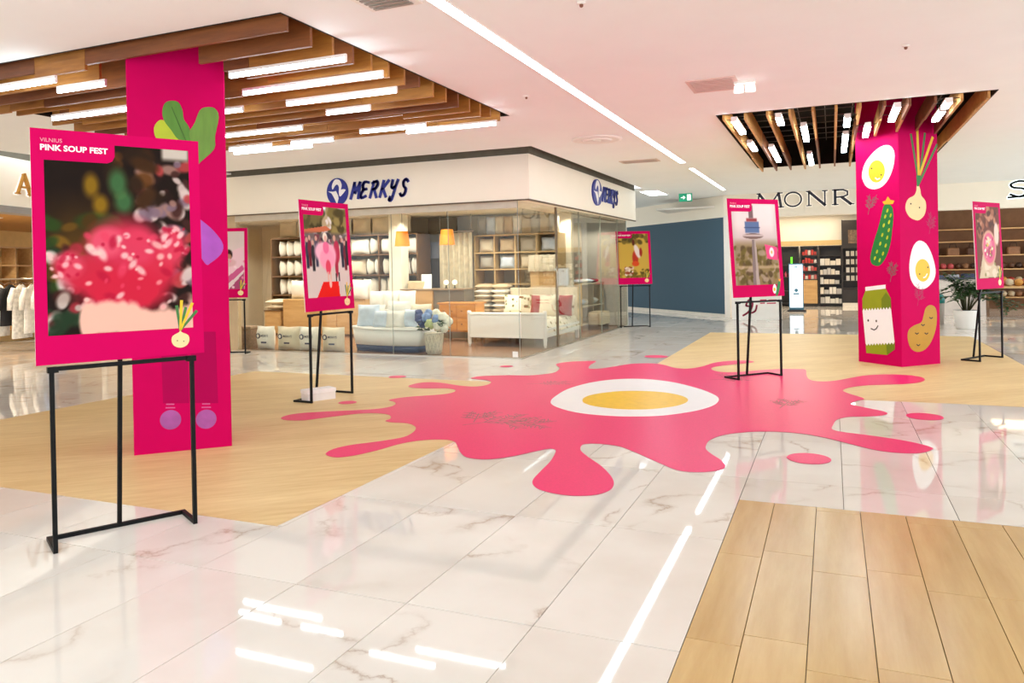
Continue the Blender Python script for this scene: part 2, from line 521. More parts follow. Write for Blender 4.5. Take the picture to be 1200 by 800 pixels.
for i in range(-40, 14):
    for j in range(-5, 25):
        x0, y0 = TX0 + i * TX, TY0 + j * TY
        rs = [(x0, x0 + TX, y0, y0 + TY)]
        for h in (INLAY_L, INLAY_R, INLAY_F):
            rs = cut(rs, h)
        rects += [r for r in rs if r[1] - r[0] > 0.02 and r[3] - r[2] > 0.02]
rects = sorted(((view_area(*r), r) for r in rects), reverse=True)
G = 0.0018
tile_me = {}
far = MB()
rnd = random.Random(3)
for k, (a, (x0, x1, y0, y1)) in enumerate(rects):
    w, d = x1 - x0, y1 - y0
    if k < 290 and a > 60:
        key = (round(w, 3), round(d, 3))
        if key not in tile_me:
            tile_me[key] = MB().cbox(-w / 2 + G, w / 2 - G, -d / 2 + 1.7 * G, d / 2 - 1.7 * G, -0.012, 0, 0.0004).mesh('tile', MARBLE)
        t = put('tile', tile_me[key], floor, ((x0 + x1) / 2, (y0 + y1) / 2, 0))
        t.rotation_euler = (rnd.gauss(0, 0.0007), rnd.gauss(0, 0.0011), 0)
    else:
        far.box(x0 + G, x1 - G, y0 + G, y1 - G, -0.012, 0)
stuff(far.build('tile_field', MARBLE, floor))
def inlay(r, rz):
    x0, x1, y0, y1 = r
    cx, cy = (x0 + x1) / 2, (y0 + y1) / 2
    ca, sa = math.cos(-rz), math.sin(-rz)
    pts = [((x - cx) * ca - (y - cy) * sa, (x - cx) * sa + (y - cy) * ca) for x, y in ((x0, y0), (x1, y0), (x1, y1), (x0, y1))]
    o = MB().prism(pts, -0.012, 0.0005).build('wood_inlay', WOODFLOOR, floor, (cx, cy, 0), rz)
    o['label'] = 'seamless pale oak floor inlay'
inlay(INLAY_L, math.radians(40)); inlay(INLAY_R, math.radians(40))
edges = [-0.547, -0.34] + [-0.34 + 0.234 * k for k in range(1, 20)]
joint = [3.92, 4.02, 3.83, 3.93, 3.77, 3.79, 4.0, 3.85, 4.1, 3.9]
pk = {}
for i in range(len(edges) - 1):
    j0 = joint[i % len(joint)]
    ys = [4.84] + [y for y in [j0 + 0.94 * k for k in (1, 0, -1, -2, -3, -4)] if y < 4.80] + [-1.2]
    for a, b in zip(ys[1:], ys[:-1]):
        w, d = edges[i + 1] - edges[i], b - a
        key = (round(w, 3), round(d, 3))
        if key not in pk:
            pk[key] = MB().cbox(-d / 2 + 0.0015, d / 2 - 0.0015, -w / 2 + 0.0015, w / 2 - 0.0015, -0.012, 0, 0.001).mesh('plank', PLANK)
        put('plank', pk[key], floor, ((edges[i] + edges[i + 1]) / 2, (a + b) / 2, 0), math.pi / 2)

# ------------------------------------------------------------------ ceiling with its two slatted openings
def rect_minus(outer, holes):
    rs = [outer]
    for h in holes: rs = cut(rs, h)
    return rs
ceil_b = MB()
SHOPHOLE = (-10.2, -4.12, 10.66, 18.1)       # the ceiling stops short of the corner shop
ALDOHOLE = (-24, -10.95, 4.0, 30)
for x0, x1, y0, y1 in rect_minus((-16, 8, -1.5, 21.2), [SLOT_L, SLOT_R, SHOPHOLE, ALDOHOLE]):
    ceil_b.box(x0, x1, y0, y1, H, H + 0.03)
for x0, x1, y0, y1 in ((-14.0, -2.6, 21.2, 33.0),):
    ceil_b.box(x0, x1, y0, y1, H, H + 0.03)
ceiling = struct(ceil_b.build('ceiling', CEIL))
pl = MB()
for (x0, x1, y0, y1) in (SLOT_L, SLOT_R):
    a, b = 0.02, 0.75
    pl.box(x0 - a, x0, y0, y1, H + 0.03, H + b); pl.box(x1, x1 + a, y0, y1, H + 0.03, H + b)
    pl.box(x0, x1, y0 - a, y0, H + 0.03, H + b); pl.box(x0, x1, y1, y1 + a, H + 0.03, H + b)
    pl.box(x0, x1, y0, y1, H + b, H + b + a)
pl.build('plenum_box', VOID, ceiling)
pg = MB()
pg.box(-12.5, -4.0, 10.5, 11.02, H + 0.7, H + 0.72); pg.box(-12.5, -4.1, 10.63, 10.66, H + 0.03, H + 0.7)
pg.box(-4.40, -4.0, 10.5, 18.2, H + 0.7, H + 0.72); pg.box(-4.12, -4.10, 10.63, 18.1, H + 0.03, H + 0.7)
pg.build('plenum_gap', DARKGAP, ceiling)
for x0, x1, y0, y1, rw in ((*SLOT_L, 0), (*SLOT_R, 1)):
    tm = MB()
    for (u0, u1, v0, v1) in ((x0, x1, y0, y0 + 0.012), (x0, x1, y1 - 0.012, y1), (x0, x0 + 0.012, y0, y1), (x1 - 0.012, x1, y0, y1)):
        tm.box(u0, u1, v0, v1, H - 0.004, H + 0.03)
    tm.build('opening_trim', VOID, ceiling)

def tube_lamp(cx, cy, z, length, along_y, label, group, r=0.011):
    t = thing('tube_lamp', label, 'lamp', (cx, cy, z), math.pi / 2 if along_y else 0, group)
    l = length / 2
    d = MB()
    d.box(-l, l, -r, r, -0.022, 0.012)
    d.build('diffuser', TUBE, t)
    h = MB(); h.box(-l - 0.01, l + 0.01, -r, r, 0.012, 0.036); h.box(-l - 0.01, -l, -r, r, -0.022, 0.012); h.box(l, l + 0.01, -r, r, -0.022, 0.012)
    if along_y:      # held between the neighbouring slats
        for s_ in (-0.6, 0.6): MB().box(l * s_ - 0.003, l * s_ + 0.003, -0.112, 0.112, 0.037, 0.042).build('bracket', VOID, t)
    h.build('housing', WHITE_EDGE, t)
    return t

bl = thing('ceiling_baffle', 'wide oak slat baffle hanging in the ceiling opening above the left pink pillar', 'baffle', (SLOT_L[0], SLOT_L[2], H))
rr = random.Random(11)
PIL_L = (-5.167, 4.966); PIL_R = (0.85, 12.07); PHALF = 0.3685
sl_me = {}
def slat(parent, mats, x0, x1, y, zb, zt, along_y=False, th=0.028):
    l = x1 - x0
    key = (round(l, 2), round(zb, 3), round(zt, 3), along_y, mats.name)
    if key not in sl_me:
        sl_me[key] = MB().cbox(0, l, -th / 2, th / 2, zb, zt, 0.003).mesh('slat', mats)
    if along_y:
        put('slat', sl_me[key], parent, (y, x0, 0), math.pi / 2)
    else:
        put('slat', sl_me[key], parent, (x0, y, 0))
for k in range(15):
    y = 0.10 + 0.268 * k
    W = SLOT_L[1] - SLOT_L[0]
    end = W - 0.02
    brk = sorted(rr.sample([0.5, 1.0, 1.5, 2.0, 2.6, 3.2, 3.8], 2))
    cuts = [0.0 + rr.choice([0.02, 0.2, 0.45])] + brk + [end]
    yy = SLOT_L[2] + y
    for q in range(3):
        a, b = cuts[q], cuts[q + 1]
        zb = rr.choice([-0.14, -0.14, -0.13, -0.10])
        m = rr.choice([SLAT, SLAT, SLATD])
        # the pillar passes between the slats
        c0, c1 = PIL_L[0] - SLOT_L[0] - 0.55, PIL_L[0] - SLOT_L[0] + 0.55
        near = abs(yy - PIL_L[1]) < 0.55
        segs = [(a, b)]
        if near:
            segs = [(s0, s1) for s0, s1 in ((a, min(b, c0)), (max(a, c1), b)) if s1 - s0 > 0.08]
        for s0, s1 in segs:
            slat(bl, m, s0 + 0.002, s1 - 0.002, y, zb, 0.24)
F_ = 0.8777
TL = [((-7.77, 5.17), (-6.74, 5.14)), ((-7.11, 5.47), (-6.46, 5.44)), ((-8.44, 6.19), (-6.98, 6.07)), ((-5.19, 5.54), (-3.90, 5.46)), ((-5.58, 6.26), (-3.91, 6.12)),
      ((-5.52, 6.84), (-4.13, 6.67)), ((-5.44, 7.40), (-4.85, 7.34)), ((-6.70, 6.90), (-6.15, 6.91)), ((-5.80, 8.63), (-4.81, 8.50)), ((-7.65, 8.30), (-6.28, 8.09)),
      ((-7.18, 9.05), (-6.46, 8.95)), ((-8.52, 9.50), (-7.05, 9.36)), ((-5.26, 9.15), (-3.95, 8.99)), ((-8.33, 9.03), (-7.55, 8.84))]
WL = ['left of the pink pillar nearest the front edge', 'short one left of the pink pillar', 'left of the pillar above the big poster', 'just right of the left pillar top',
      'second long one right of the left pillar', 'third long one right of the left pillar', 'short one in the middle of the left opening', 'half hidden behind the left pillar',
      'in the far right half of the left opening', 'long one behind the left pillar', 'short one near the far edge of the left opening', 'last long one at the far edge, left',
      'last one at the far right corner', 'far left behind the pillar']
for n, (a, b) in enumerate(TL):
    cx, cy, l = (a[0] + b[0]) / 2 * F_, (a[1] + b[1]) / 2 * F_, (b[0] - a[0]) * F_
    k = round((cy - SLOT_L[2] - 0.10) / 0.268)
    cy = SLOT_L[2] + 0.10 + 0.268 * k
    tube_lamp(cx, cy, H - 0.177, l, False, 'white tube lamp, ' + WL[n], 'tube lamps between the left oak slats')

br = thing('ceiling_baffle', 'oak slat baffle hanging in the ceiling opening around the right pink pillar', 'baffle', (SLOT_R[0], SLOT_R[2], H))
DY = SLOT_R[3] - SLOT_R[2]
for k in range(12):
    x = 0.09 + 0.252 * k
    xx = SLOT_R[0] + x
    dd = max(0, 0.56 - abs(xx - PIL_R[0]))
    segs = [(0.02, DY + 0.0)]
    if dd > 0.02:
        segs = [(0.02, PIL_R[1] - SLOT_R[2] - dd - 0.03), (PIL_R[1] - SLOT_R[2] + dd + 0.03, DY)]
    for s0, s1 in segs:
        mid = s0 + (s1 - s0) * rr.uniform(0.35, 0.65)
        for a, b in ((s0, mid), (mid, s1)):
            slat(br, SLAT2 if rr.random() < 0.8 else SLATD, a, b - 0.003, x, rr.choice([-0.08, -0.08, -0.06]), 0.14, True)
grid = MB()
for k in range(10):
    grid.box(0, SLOT_R[1] - SLOT_R[0], 0.3 + 0.56 * k, 0.3 + 0.56 * k + 0.012, 0.42, 0.432)
for k in range(8):
    grid.box(0.1 + 0.37 * k, 0.112 + 0.37 * k, 0, DY, 0.432, 0.444)
stuff(grid.build('wire_grid', mat('wire_grey', (120, 112, 106), 0.5, 0.1), br))
F2 = 0.873
TR = [((-1.22, 10.95), (-1.21, 12.11)), ((-1.24, 13.09), (-1.20, 14.06)), ((-0.62, 10.96), (-0.64, 11.60)), ((-0.98, 13.75), (-0.96, 15.82)), ((-0.38, 11.85), (-0.40, 13.37)),
      ((-0.40, 14.98), (-0.45, 16.69)), ((0.18, 11.46), (0.22, 12.23)), ((0.10, 12.96), (0.19, 15.03)), ((0.39, 15.0), (0.45, 16.07)), ((0.73, 10.96), (0.76, 12.08)),
      ((1.31, 10.96), (1.35, 11.38)), ((1.28, 11.59), (1.32, 12.37))]
WR = ['first on the near left', 'second along the left slat', 'near the front edge', 'behind the second slat', 'in the middle front', 'at the far middle', 'short one left of the right pillar',
      'long one left of the right pillar', 'far one beside the pillar', 'in front of the right pillar top', 'near right at the front edge', 'second on the near right']
for n, (a, b) in enumerate(TR):
    cx, cy, l = (a[0] + b[0]) / 2 * F2, (a[1] + b[1]) / 2 * F2, (b[1] - a[1]) * F2
    k = round((cx - SLOT_R[0] - 0.09 - 0.126) / 0.252)
    cx = SLOT_R[0] + 0.09 + 0.126 + 0.252 * k
    if abs(cx - PIL_R[0]) < 0.56 and cy > 10.5:
        cy = min(cy, PIL_R[1] - 0.62 - l / 2 + abs(cx - PIL_R[0]) * 0.6)
    tube_lamp(cx, cy, H - 0.075, l, True, 'white tube lamp of the right opening, ' + WR[n], 'tube lamps between the right oak slats', 0.036)

def light_line(x0, x1, y0, y1, label):
    t = thing('ceiling_light_line', label, 'light', ((x0 + x1) / 2, (y0 + y1) / 2, H))
    w, l = (x1 - x0) / 2, (y1 - y0) / 2
    MB().box(-w, w, -l, l, -0.006, -0.002).build('diffuser', STRIPM, t)
    f = MB(); f.box(-w - 0.008, -w, -l, l, -0.008, 0); f.box(w, w + 0.008, -l, l, -0.008, 0); f.box(-w, w, -l - 0.008, -l, -0.008, 0); f.box(-w, w, l, l + 0.008, -0.008, 0); f.box(-w, w, -l, l, -0.002, 0)
    f.build('frame', WHITE, t)
light_line(-2.47, -2.37, 1.0, 13.70, 'long white light line running along the ceiling')
light_line(-2.46, -2.38, 14.60, 19.3, 'short far light line in the ceiling before the blue wall')
light_line(5.0, 5.1, 2.0, 18.0, 'added fill light line in the ceiling, out of view along the right hand shops')  # out of view, added to bring more light deep into the walkway

# small ceiling fittings
c = 0.878
t = thing('ceiling_vent', 'square ceiling air vent at the top edge of the picture', 'vent', (-3.02 * 0.9, 5.0 * 0.87, H))
m_ = MB(); m_.box(-0.2, 0.2, -0.2, 0.2, -0.012, 0); m_.build('frame', WHITE, t)
for k in range(6):
    MB().bar((-0.15, -0.14 + 0.056 * k, -0.02), (0.15, -0.14 + 0.056 * k, -0.02), 0.03, 0.006).build('slat', mat('vent_grey', (150, 138, 128), 0.5), t)
t = thing('air_conditioner_panel', 'pale rectangular ceiling panel beside the twin emergency spotlight', 'vent', (-1.22 * c, 9.0 * c, H))
MB().box(-0.24, 0.24, -0.28, 0.28, -0.012, 0).build('frame', mat('panel_pink', (226, 200, 192), 0.6), t)
for k in range(8):
    MB().box(-0.2, 0.2, -0.24 + 0.06 * k, -0.205 + 0.06 * k, -0.018, -0.012).build('slat', mat('panel_slat', (212, 182, 176), 0.6), t)
t = thing('emergency_spotlight', 'white twin emergency spotlight on the ceiling', 'light', (-0.88 * c, 9.0 * c, H))
MB().box(-0.10, 0.10, -0.06, 0.06, -0.03, 0).build('base', WHITE, t)
for sx in (-0.055, 0.055):
    MB().lathe([(0.02, -0.03), (0.045, -0.05), (0.05, -0.11), (0.044, -0.112)], sx, -0.02, 14).build('lamp_head', mat('lens_white', (255, 255, 250), 0.1, emit=1.2), t)
t = thing('round_air_diffuser', 'round white ceiling diffuser between the light line and the corner shop', 'vent', (-3.49 * c, 12.0 * c, H - 0.001))
MB().lathe([(0.36, 0.0), (0.36, -0.012), (0.30, -0.02), (0.28, -0.012)], 0, 0, 28).build('outer_ring', WHITE, t)
MB().lathe([(0.22, -0.008), (0.20, -0.03), (0.12, -0.03), (0.10, -0.012)], 0, 0, 24).build('inner_ring', WHITE, t)
MB().lathe([(0.07, -0.008), (0.05, -0.03), (0.02, -0.03)], 0, 0, 16).build('centre_cone', WHITE, t)
t = thing('ceiling_grille', 'grey flat ceiling grille before the light line ends', 'vent', (-3.48 * c, 14.94 * c, H))
MB().box(-0.33, 0.33, -0.16, 0.16, -0.01, 0).build('frame', mat('grille_frame', (214, 196, 182), 0.5), t)
for k in range(9):
    MB().box(-0.29, 0.29, -0.13 + 0.03 * k, -0.115 + 0.03 * k, -0.016, -0.01).build('slat', mat('grille_grey', (186, 166, 152), 0.5), t)
for (x, y, lb) in ((-3.35, 8.54, 'tiny ceiling sensor right of the left opening'), (-1.77, 5.72, 'small brown ceiling sensor at the top edge'), (0.68, 8.22, 'small brown ceiling sensor above the right opening')):
    t = thing('smoke_sensor', lb, 'sensor', (x * c, y * c, H))
    MB().lathe([(0.03, 0), (0.03, -0.012), (0.02, -0.016)], 0, 0, 12).build('base', WHITE, t)
    MB().lathe([(0.014, -0.016), (0.013, -0.03), (0.006, -0.036)], 0, 0, 10).build('tip', mat('sensor_brown', (128, 80, 60), 0.4), t)
t = thing('exit_sign', 'small green exit sign hanging below the ceiling before the blue wall', 'sign', (-3.30, 19.0, 2.98))
MB().box(-0.16, 0.16, -0.015, 0.015, 0, 0.2).build('panel', mat('exit_green', (16, 140, 104), 0.4, emit=0.5), t)
w_ = MB(); w_.plate([(-0.11, 0.09), (-0.05, 0.09), (-0.05, 0.05), (0.0, 0.1), (-0.05, 0.15), (-0.05, 0.11), (-0.11, 0.11)], -0.018, -0.015)
w_.plate([(0.04, 0.03), (0.13, 0.03), (0.13, 0.17), (0.04, 0.17)], -0.018, -0.015)
w_.build('arrow_print', mat('exit_white', (250, 255, 250), 0.4, emit=0.8), t)
MB().box(-0.005, 0.005, -0.005, 0.005, 0.2, H - 2.98).build('hanger', WHITE, t)
# ------------------------------------------------------------------ traced outlines (metres on the floor / on the pillar faces)
SPLAT = [(-3.35,11.16),(-3.55,11.08),(-3.73,10.91),(-3.79,10.70),(-3.74,10.54),(-3.59,10.25),(-3.51,9.86),(-3.57,9.65),(-3.75,9.46),(-4.03,9.40),(-4.28,9.27),(-4.39,9.16),(-4.38,9.00),(-4.12,8.92),(-3.99,8.77),(-3.95,8.56),(-4.03,8.40),(-4.24,8.41),(-4.54,8.54),(-4.75,8.56),(-4.86,8.45),(-4.86,8.21),(-4.71,8.10),(-4.50,8.12),(-4.33,8.18),(-4.17,8.12),(-4.10,7.96),(-4.14,7.79),(-4.29,7.65),(-4.44,7.52),(-4.53,7.38),(-4.55,7.26),(-4.43,7.18),(-4.34,7.05),(-4.32,6.90),(-4.40,6.75),(-4.54,6.65),(-4.68,6.56),(-4.83,6.47),(-4.99,6.35),(-5.07,6.23),(-5.05,6.07),(-4.92,5.99),(-4.75,6.04),(-4.65,6.18),(-4.53,6.35),(-4.42,6.49),(-4.27,6.56),(-4.12,6.54),(-4.03,6.46),(-3.97,6.35),(-3.96,6.25),(-3.86,6.21),(-3.71,6.22),(-3.59,6.15),(-3.50,6.03),(-3.44,5.86),(-3.43,5.69),(-3.51,5.54),(-3.60,5.42),(-3.70,5.29),(-3.75,5.15),(-3.72,4.99),(-3.62,4.92),(-3.53,4.93),(-3.45,5.04),(-3.38,5.23),(-3.34,5.42),(-3.27,5.58),(-3.16,5.68),(-3.03,5.72),(-2.93,5.68),(-2.83,5.54),(-2.72,5.37),(-2.60,5.24),(-2.46,5.22),(-2.35,5.29),(-2.26,5.41),(-2.18,5.56),(-2.10,5.69),(-2.04,5.68),(-2.00,5.57),(-1.95,5.31),(-1.92,5.01),(-1.89,4.80),(-1.82,4.67),(-1.72,4.60),(-1.59,4.57),(-1.47,4.59),(-1.38,4.66),(-1.34,4.78),(-1.36,4.93),(-1.43,5.10),(-1.56,5.32),(-1.71,5.52),(-1.83,5.70),(-1.88,5.85),(-1.87,5.94),(-1.76,5.98),(-1.60,5.95),(-1.45,5.82),(-1.28,5.64),(-1.14,5.49),(-1.02,5.38),(-0.90,5.37),(-0.79,5.43),(-0.73,5.52),(-0.73,5.63),(-0.78,5.77),(-0.86,5.91),(-0.93,6.07),(-0.95,6.25),(-0.94,6.41),(-0.87,6.60),(-0.74,6.75),(-0.59,6.84),(-0.42,6.88),(-0.22,6.85),(-0.05,6.74),(0.10,6.60),(0.25,6.46),(0.37,6.40),(0.51,6.40),(0.61,6.46),(0.68,6.58),(0.69,6.64),(0.63,6.74),(0.51,6.84),(0.36,6.92),(0.21,6.98),(0.06,7.03),(-0.02,7.12),(-0.01,7.33),(0.02,7.56),(0.11,7.72),(0.23,7.78),(0.38,7.86),(0.46,7.99),(0.43,8.11),(0.32,8.23),(0.21,8.34),(0.15,8.44),(0.20,8.62),(0.29,8.78),(0.23,8.94),(0.13,9.13),(0.09,9.30),(0.16,9.52),(0.32,9.72),(0.53,9.85),(0.76,9.97),(0.93,10.15),(1.01,10.39),(0.98,10.63),(0.82,10.76),(0.60,10.74),(0.37,10.58),(0.17,10.28),(0.00,10.01),(-0.16,9.92),(-0.27,10.03),(-0.32,10.39),(-0.35,10.94),(-0.45,10.98),(-0.66,10.93),(-0.92,10.74),(-1.17,10.49),(-1.39,10.45),(-1.53,10.63),(-1.55,10.88),(-1.44,11.11),(-1.26,11.33),(-1.07,11.60),(-1.19,11.76),(-1.42,11.65),(-1.60,11.40),(-1.71,10.93),(-1.87,10.65),(-2.06,10.71),(-2.26,10.98),(-2.47,11.09),(-2.73,10.96),(-2.89,10.62),(-3.03,10.35),(-3.16,10.31),(-3.22,10.44),(-3.28,10.76),(-3.30,11.07)]
EGG = [(-2.81,7.72),(-2.86,7.99),(-2.89,8.53),(-2.79,9.04),(-2.61,9.36),(-2.37,9.52),(-2.10,9.52),(-1.80,9.36),(-1.49,9.03),(-1.27,8.70),(-1.14,8.38),(-1.13,8.00),(-1.23,7.67),(-1.39,7.42),(-1.56,7.25),(-1.79,7.15),(-1.99,7.12),(-2.21,7.14),(-2.41,7.22),(-2.60,7.37),(-2.73,7.53)]
YOLK = [(-1.43,8.18),(-1.43,8.00),(-1.48,7.83),(-1.57,7.69),(-1.69,7.57),(-1.84,7.50),(-2.00,7.48),(-2.16,7.51),(-2.31,7.58),(-2.43,7.70),(-2.50,7.86),(-2.53,8.04),(-2.50,8.22),(-2.41,8.39),(-2.28,8.53),(-2.11,8.61),(-1.92,8.63),(-1.75,8.59),(-1.60,8.49),(-1.49,8.35)]
ART = {
 'egg': [(0.654,3.022),(0.730,2.956),(0.748,2.856),(0.712,2.699),(0.633,2.557),(0.526,2.470),(0.392,2.444),(0.270,2.486),(0.202,2.583),(0.190,2.686),(0.248,2.826),(0.374,2.943),(0.523,3.020)],
 'yolk': [(0.442,2.689),(0.588,2.671),(0.445,2.844)],
 'cuc': [(0.548,2.204),(0.613,2.221),(0.677,2.172),(0.693,2.073),(0.681,1.944),(0.664,1.858),(0.643,1.735),(0.602,1.605),(0.534,1.475),(0.453,1.388),(0.385,1.371),(0.304,1.401),(0.278,1.480),(0.308,1.592),(0.365,1.746),(0.422,1.871),(0.478,2.022),(0.520,2.152)],
 'crown': [(0.522,2.257),(0.575,2.268),(0.615,2.323),(0.653,2.272),(0.717,2.255),(0.691,2.214),(0.621,2.214),(0.548,2.220)],
 'cap': [(0.173,1.073),(0.522,1.112),(0.521,1.057),(0.172,1.016)],
 'roof': [(0.172,1.016),(0.521,1.057),(0.598,0.927),(0.600,0.774),(0.110,0.729),(0.113,0.901)],
 'roofside': [(0.444,0.911),(0.520,1.002),(0.598,0.927),(0.600,0.774),(0.441,0.756)],
 'body': [(0.110,0.729),(0.600,0.774),(0.636,0.328),(0.143,0.264)],
 'bot': [(0.143,0.264),(0.636,0.328),(0.634,0.230),(0.504,0.140),(0.149,0.134)],
 'botside': [(0.499,0.305),(0.636,0.328),(0.634,0.230),(0.504,0.140)],
 'eyes': [(0.200,0.613),(0.339,0.621),(0.245,0.487),(0.314,0.474),(0.364,0.529)],
 'bulb': [(0.430,2.469),(0.459,2.403),(0.473,2.327),(0.548,2.251),(0.555,2.152),(0.513,2.053),(0.420,1.991),(0.344,1.990),(0.240,2.029),(0.173,2.115),(0.175,2.202),(0.230,2.279),(0.336,2.324),(0.383,2.391),(0.394,2.463)],
 'stems': [(0.437,2.491),(0.317,3.153),(0.439,3.203),(0.582,3.177),(0.726,3.129),(0.805,3.033),(0.438,2.578)],
 'egg2': [(0.399,1.708),(0.535,1.663),(0.640,1.508),(0.697,1.307),(0.664,1.175),(0.554,1.079),(0.431,1.042),(0.310,1.074),(0.222,1.185),(0.201,1.338),(0.229,1.490),(0.292,1.632)],
 'yolk2': [(0.451,1.301),(0.598,1.298),(0.455,1.459)],
 'potato': [(0.579,0.820),(0.671,0.776),(0.693,0.665),(0.665,0.489),(0.569,0.316),(0.444,0.213),(0.292,0.189),(0.173,0.251),(0.125,0.384),(0.148,0.492),(0.254,0.552),(0.391,0.589),(0.438,0.675),(0.486,0.783)],
 'dillRL': [(0.278,2.204),(0.596,1.255)],
 'dillRR': [(0.601,1.855),(0.321,0.855)],
 'leaf1': [(0.355,2.850),(0.419,2.845),(0.450,2.778),(0.457,2.708),(0.496,2.640),(0.502,2.536),(0.413,2.540),(0.359,2.615),(0.313,2.682),(0.298,2.750),(0.315,2.821)],
 'leaf2': [(0.630,2.816),(0.696,2.811),(0.725,2.742),(0.691,2.580),(0.681,2.474),(0.572,2.363),(0.530,2.318),(0.516,2.431),(0.502,2.536),(0.495,2.605),(0.537,2.678),(0.580,2.786)],
 'leaf3': [(0.233,2.626),(0.273,2.688),(0.320,2.683),(0.359,2.615),(0.413,2.540),(0.412,2.462),(0.316,2.475),(0.247,2.540)],
 'balls': [(0.273,0.262),(0.352,0.254),(0.541,0.239),(0.623,0.231),(0.219,0.404),(0.416,0.386),(0.442,0.384),(0.638,0.366),(0.424,0.785)],
 'sleeve': [(0.510,1.897),(0.594,1.856),(0.679,1.764),(0.724,1.678),(0.702,1.600),(0.621,1.530),(0.588,1.517),(0.543,1.588),(0.506,1.658)],
}
# ------------------------------------------------------------------ floor sticker
FZ = 0.0035
st = thing('floor_sticker', 'huge pink splash sticker with an egg in the middle of the floor', 'sticker', (-2.0, 8.2, 0))
off = lambda pts: [(x + 2.0, y - 8.2) for x, y in pts]
MB().prism(smooth_loop(off(SPLAT), 4), FZ - 0.001, FZ).build('splash', PINK_FLOOR, st)
MB().prism(smooth_loop(off(EGG), 4), FZ, FZ + 0.001).build('egg_white', mat('egg_floor_white', (246, 242, 240), 0.35, 0.02), st)
MB().prism(smooth_loop(off(YOLK), 3), FZ + 0.001, FZ + 0.002).build('egg_yolk', mat('egg_floor_yolk', (247, 196, 2), 0.35, 0.06, 12), st)
def dill_2d(cx, cy, L, ang, seed):
    r = random.Random(seed); P = []
    def tw(x, y, a, l, lv):
        x2, y2 = x + l * math.cos(a), y + l * math.sin(a)
        P.append([(x, y), (x2, y2)])
        if lv == 0: return
        for q in (0.35, 0.6, 0.85):
            for s in (-1, 1):
                tw(x + (x2 - x) * q, y + (y2 - y) * q, a + s * r.uniform(0.5, 0.9), l * r.uniform(0.35, 0.5), lv - 1)
    tw(cx, cy, ang, L, 2)
    return P
def dill_flat(parent, cx, cy, L, ang, seed, m, w=0.008):
    mb = MB()
    for a, b in dill_2d(cx, cy, L, ang, seed):
        mb.prism(stroke([a, b], w), FZ, FZ + 0.0006)
    mb.build('dill_print', m, parent)
DFL = mat('dill_floor_print', (150, 112, 104), 0.5, 0.2, 20)
DFL2 = mat('dill_floor_faint', (186, 104, 116), 0.5, 0.2, 20)
for (x, y, L, a, s, m) in ((-3.16, 6.30, 0.62, 0.9, 1, DFL), (-2.98, 6.45, 0.5, 0.2, 2, DFL), (-3.12, 6.45, 0.42, 1.9, 3, DFL), (-3.5, 8.75, 0.45, 0.5, 4, DFL2),
                        (-1.42, 9.7, 0.4, 0.4, 5, DFL2), (-1.05, 9.8, 0.4, 2.0, 6, DFL2), (-0.50, 8.0, 0.4, 1.4, 7, DFL)):
    dill_flat(st, x + 2.0, y - 8.2, L, a, s, m)
for (x, y, rx, ry, lb) in ((0.766, 7.947, .154, .17, 'round pink floor dot on the marble right of the splash'), (-0.178, 6.009, .153, .165, 'larger pink floor dot on the marble in front of the splash'),
                           (-5.421, 8.877, .116, .12, 'pink floor dot at the far edge of the left oak floor'), (-4.913, 6.998, .10, .10, 'pink floor dot beside the small white box'),
                           (-4.409, 10.244, .10, .10, 'small pink floor dot before the bed shop entrance'), (-2.571, 11.936, .185, .17, 'pink floor dot behind the splash')):
    tag(MB().prism(ell(0, 0, rx, ry, 28), FZ - 0.001, FZ).build('floor_dot_sticker', PINK_FLOOR, None, (x, y, 0)), lb, 'sticker', 'pink floor dots')

# ------------------------------------------------------------------ printed pillars
def pillar(name, label, c):
    p = thing(name, label, 'pillar', (c[0], c[1], 0), math.radians(-45))
    h = PHALF
    MB().cbox(-h, h, -h, h, 0, H + 0.74, 0.008).build('wrap', PINK, p)
    return p
def face_put(parent, side, name, mb, m):
    """side 0: face looking to local -y, side 1: face looking to local +x; outlines in (u, z), u from the left edge"""
    o = mb.build(name, m, parent)
    if side == 0:
        o.location = (-PHALF, -PHALF, 0)
    else:
        o.location = (PHALF, -PHALF, 0); o.rotation_euler = (0, 0, math.pi / 2)
    return o
def lean(pts, k):
    return [(u - k * z / 3.2, z) for u, z in pts]
LY = [-0.0008, -0.0016, -0.0024, -0.0032]
def art(parent, side, name, pts, m, layer=0, sm=True, k=0.085, sub=3):
    pts = lean(pts, k)
    mb = MB().plate(smooth_loop(pts, sub) if sm else pts, LY[layer], LY[layer] + 0.0008)
    return face_put(parent, side, name, mb, m)
def dots(parent, side, name, cs, m, layer, k=0.085):
    mb = MB()
    for (u, z, a, b, r) in cs:
        u, z = lean([(u, z)], k)[0]
        mb.plate(ell(u, z, a, b, 10, r), LY[layer], LY[layer] + 0.0008)
    return face_put(parent, side, name, mb, m)
def lines(parent, side, name, polys, w, m, layer, k=0.085):
    mb = strokes(MB(), [lean(p, k) for p in polys], w, LY[layer], LY[layer] + 0.0008)
    return face_put(parent, side, name, mb, m)

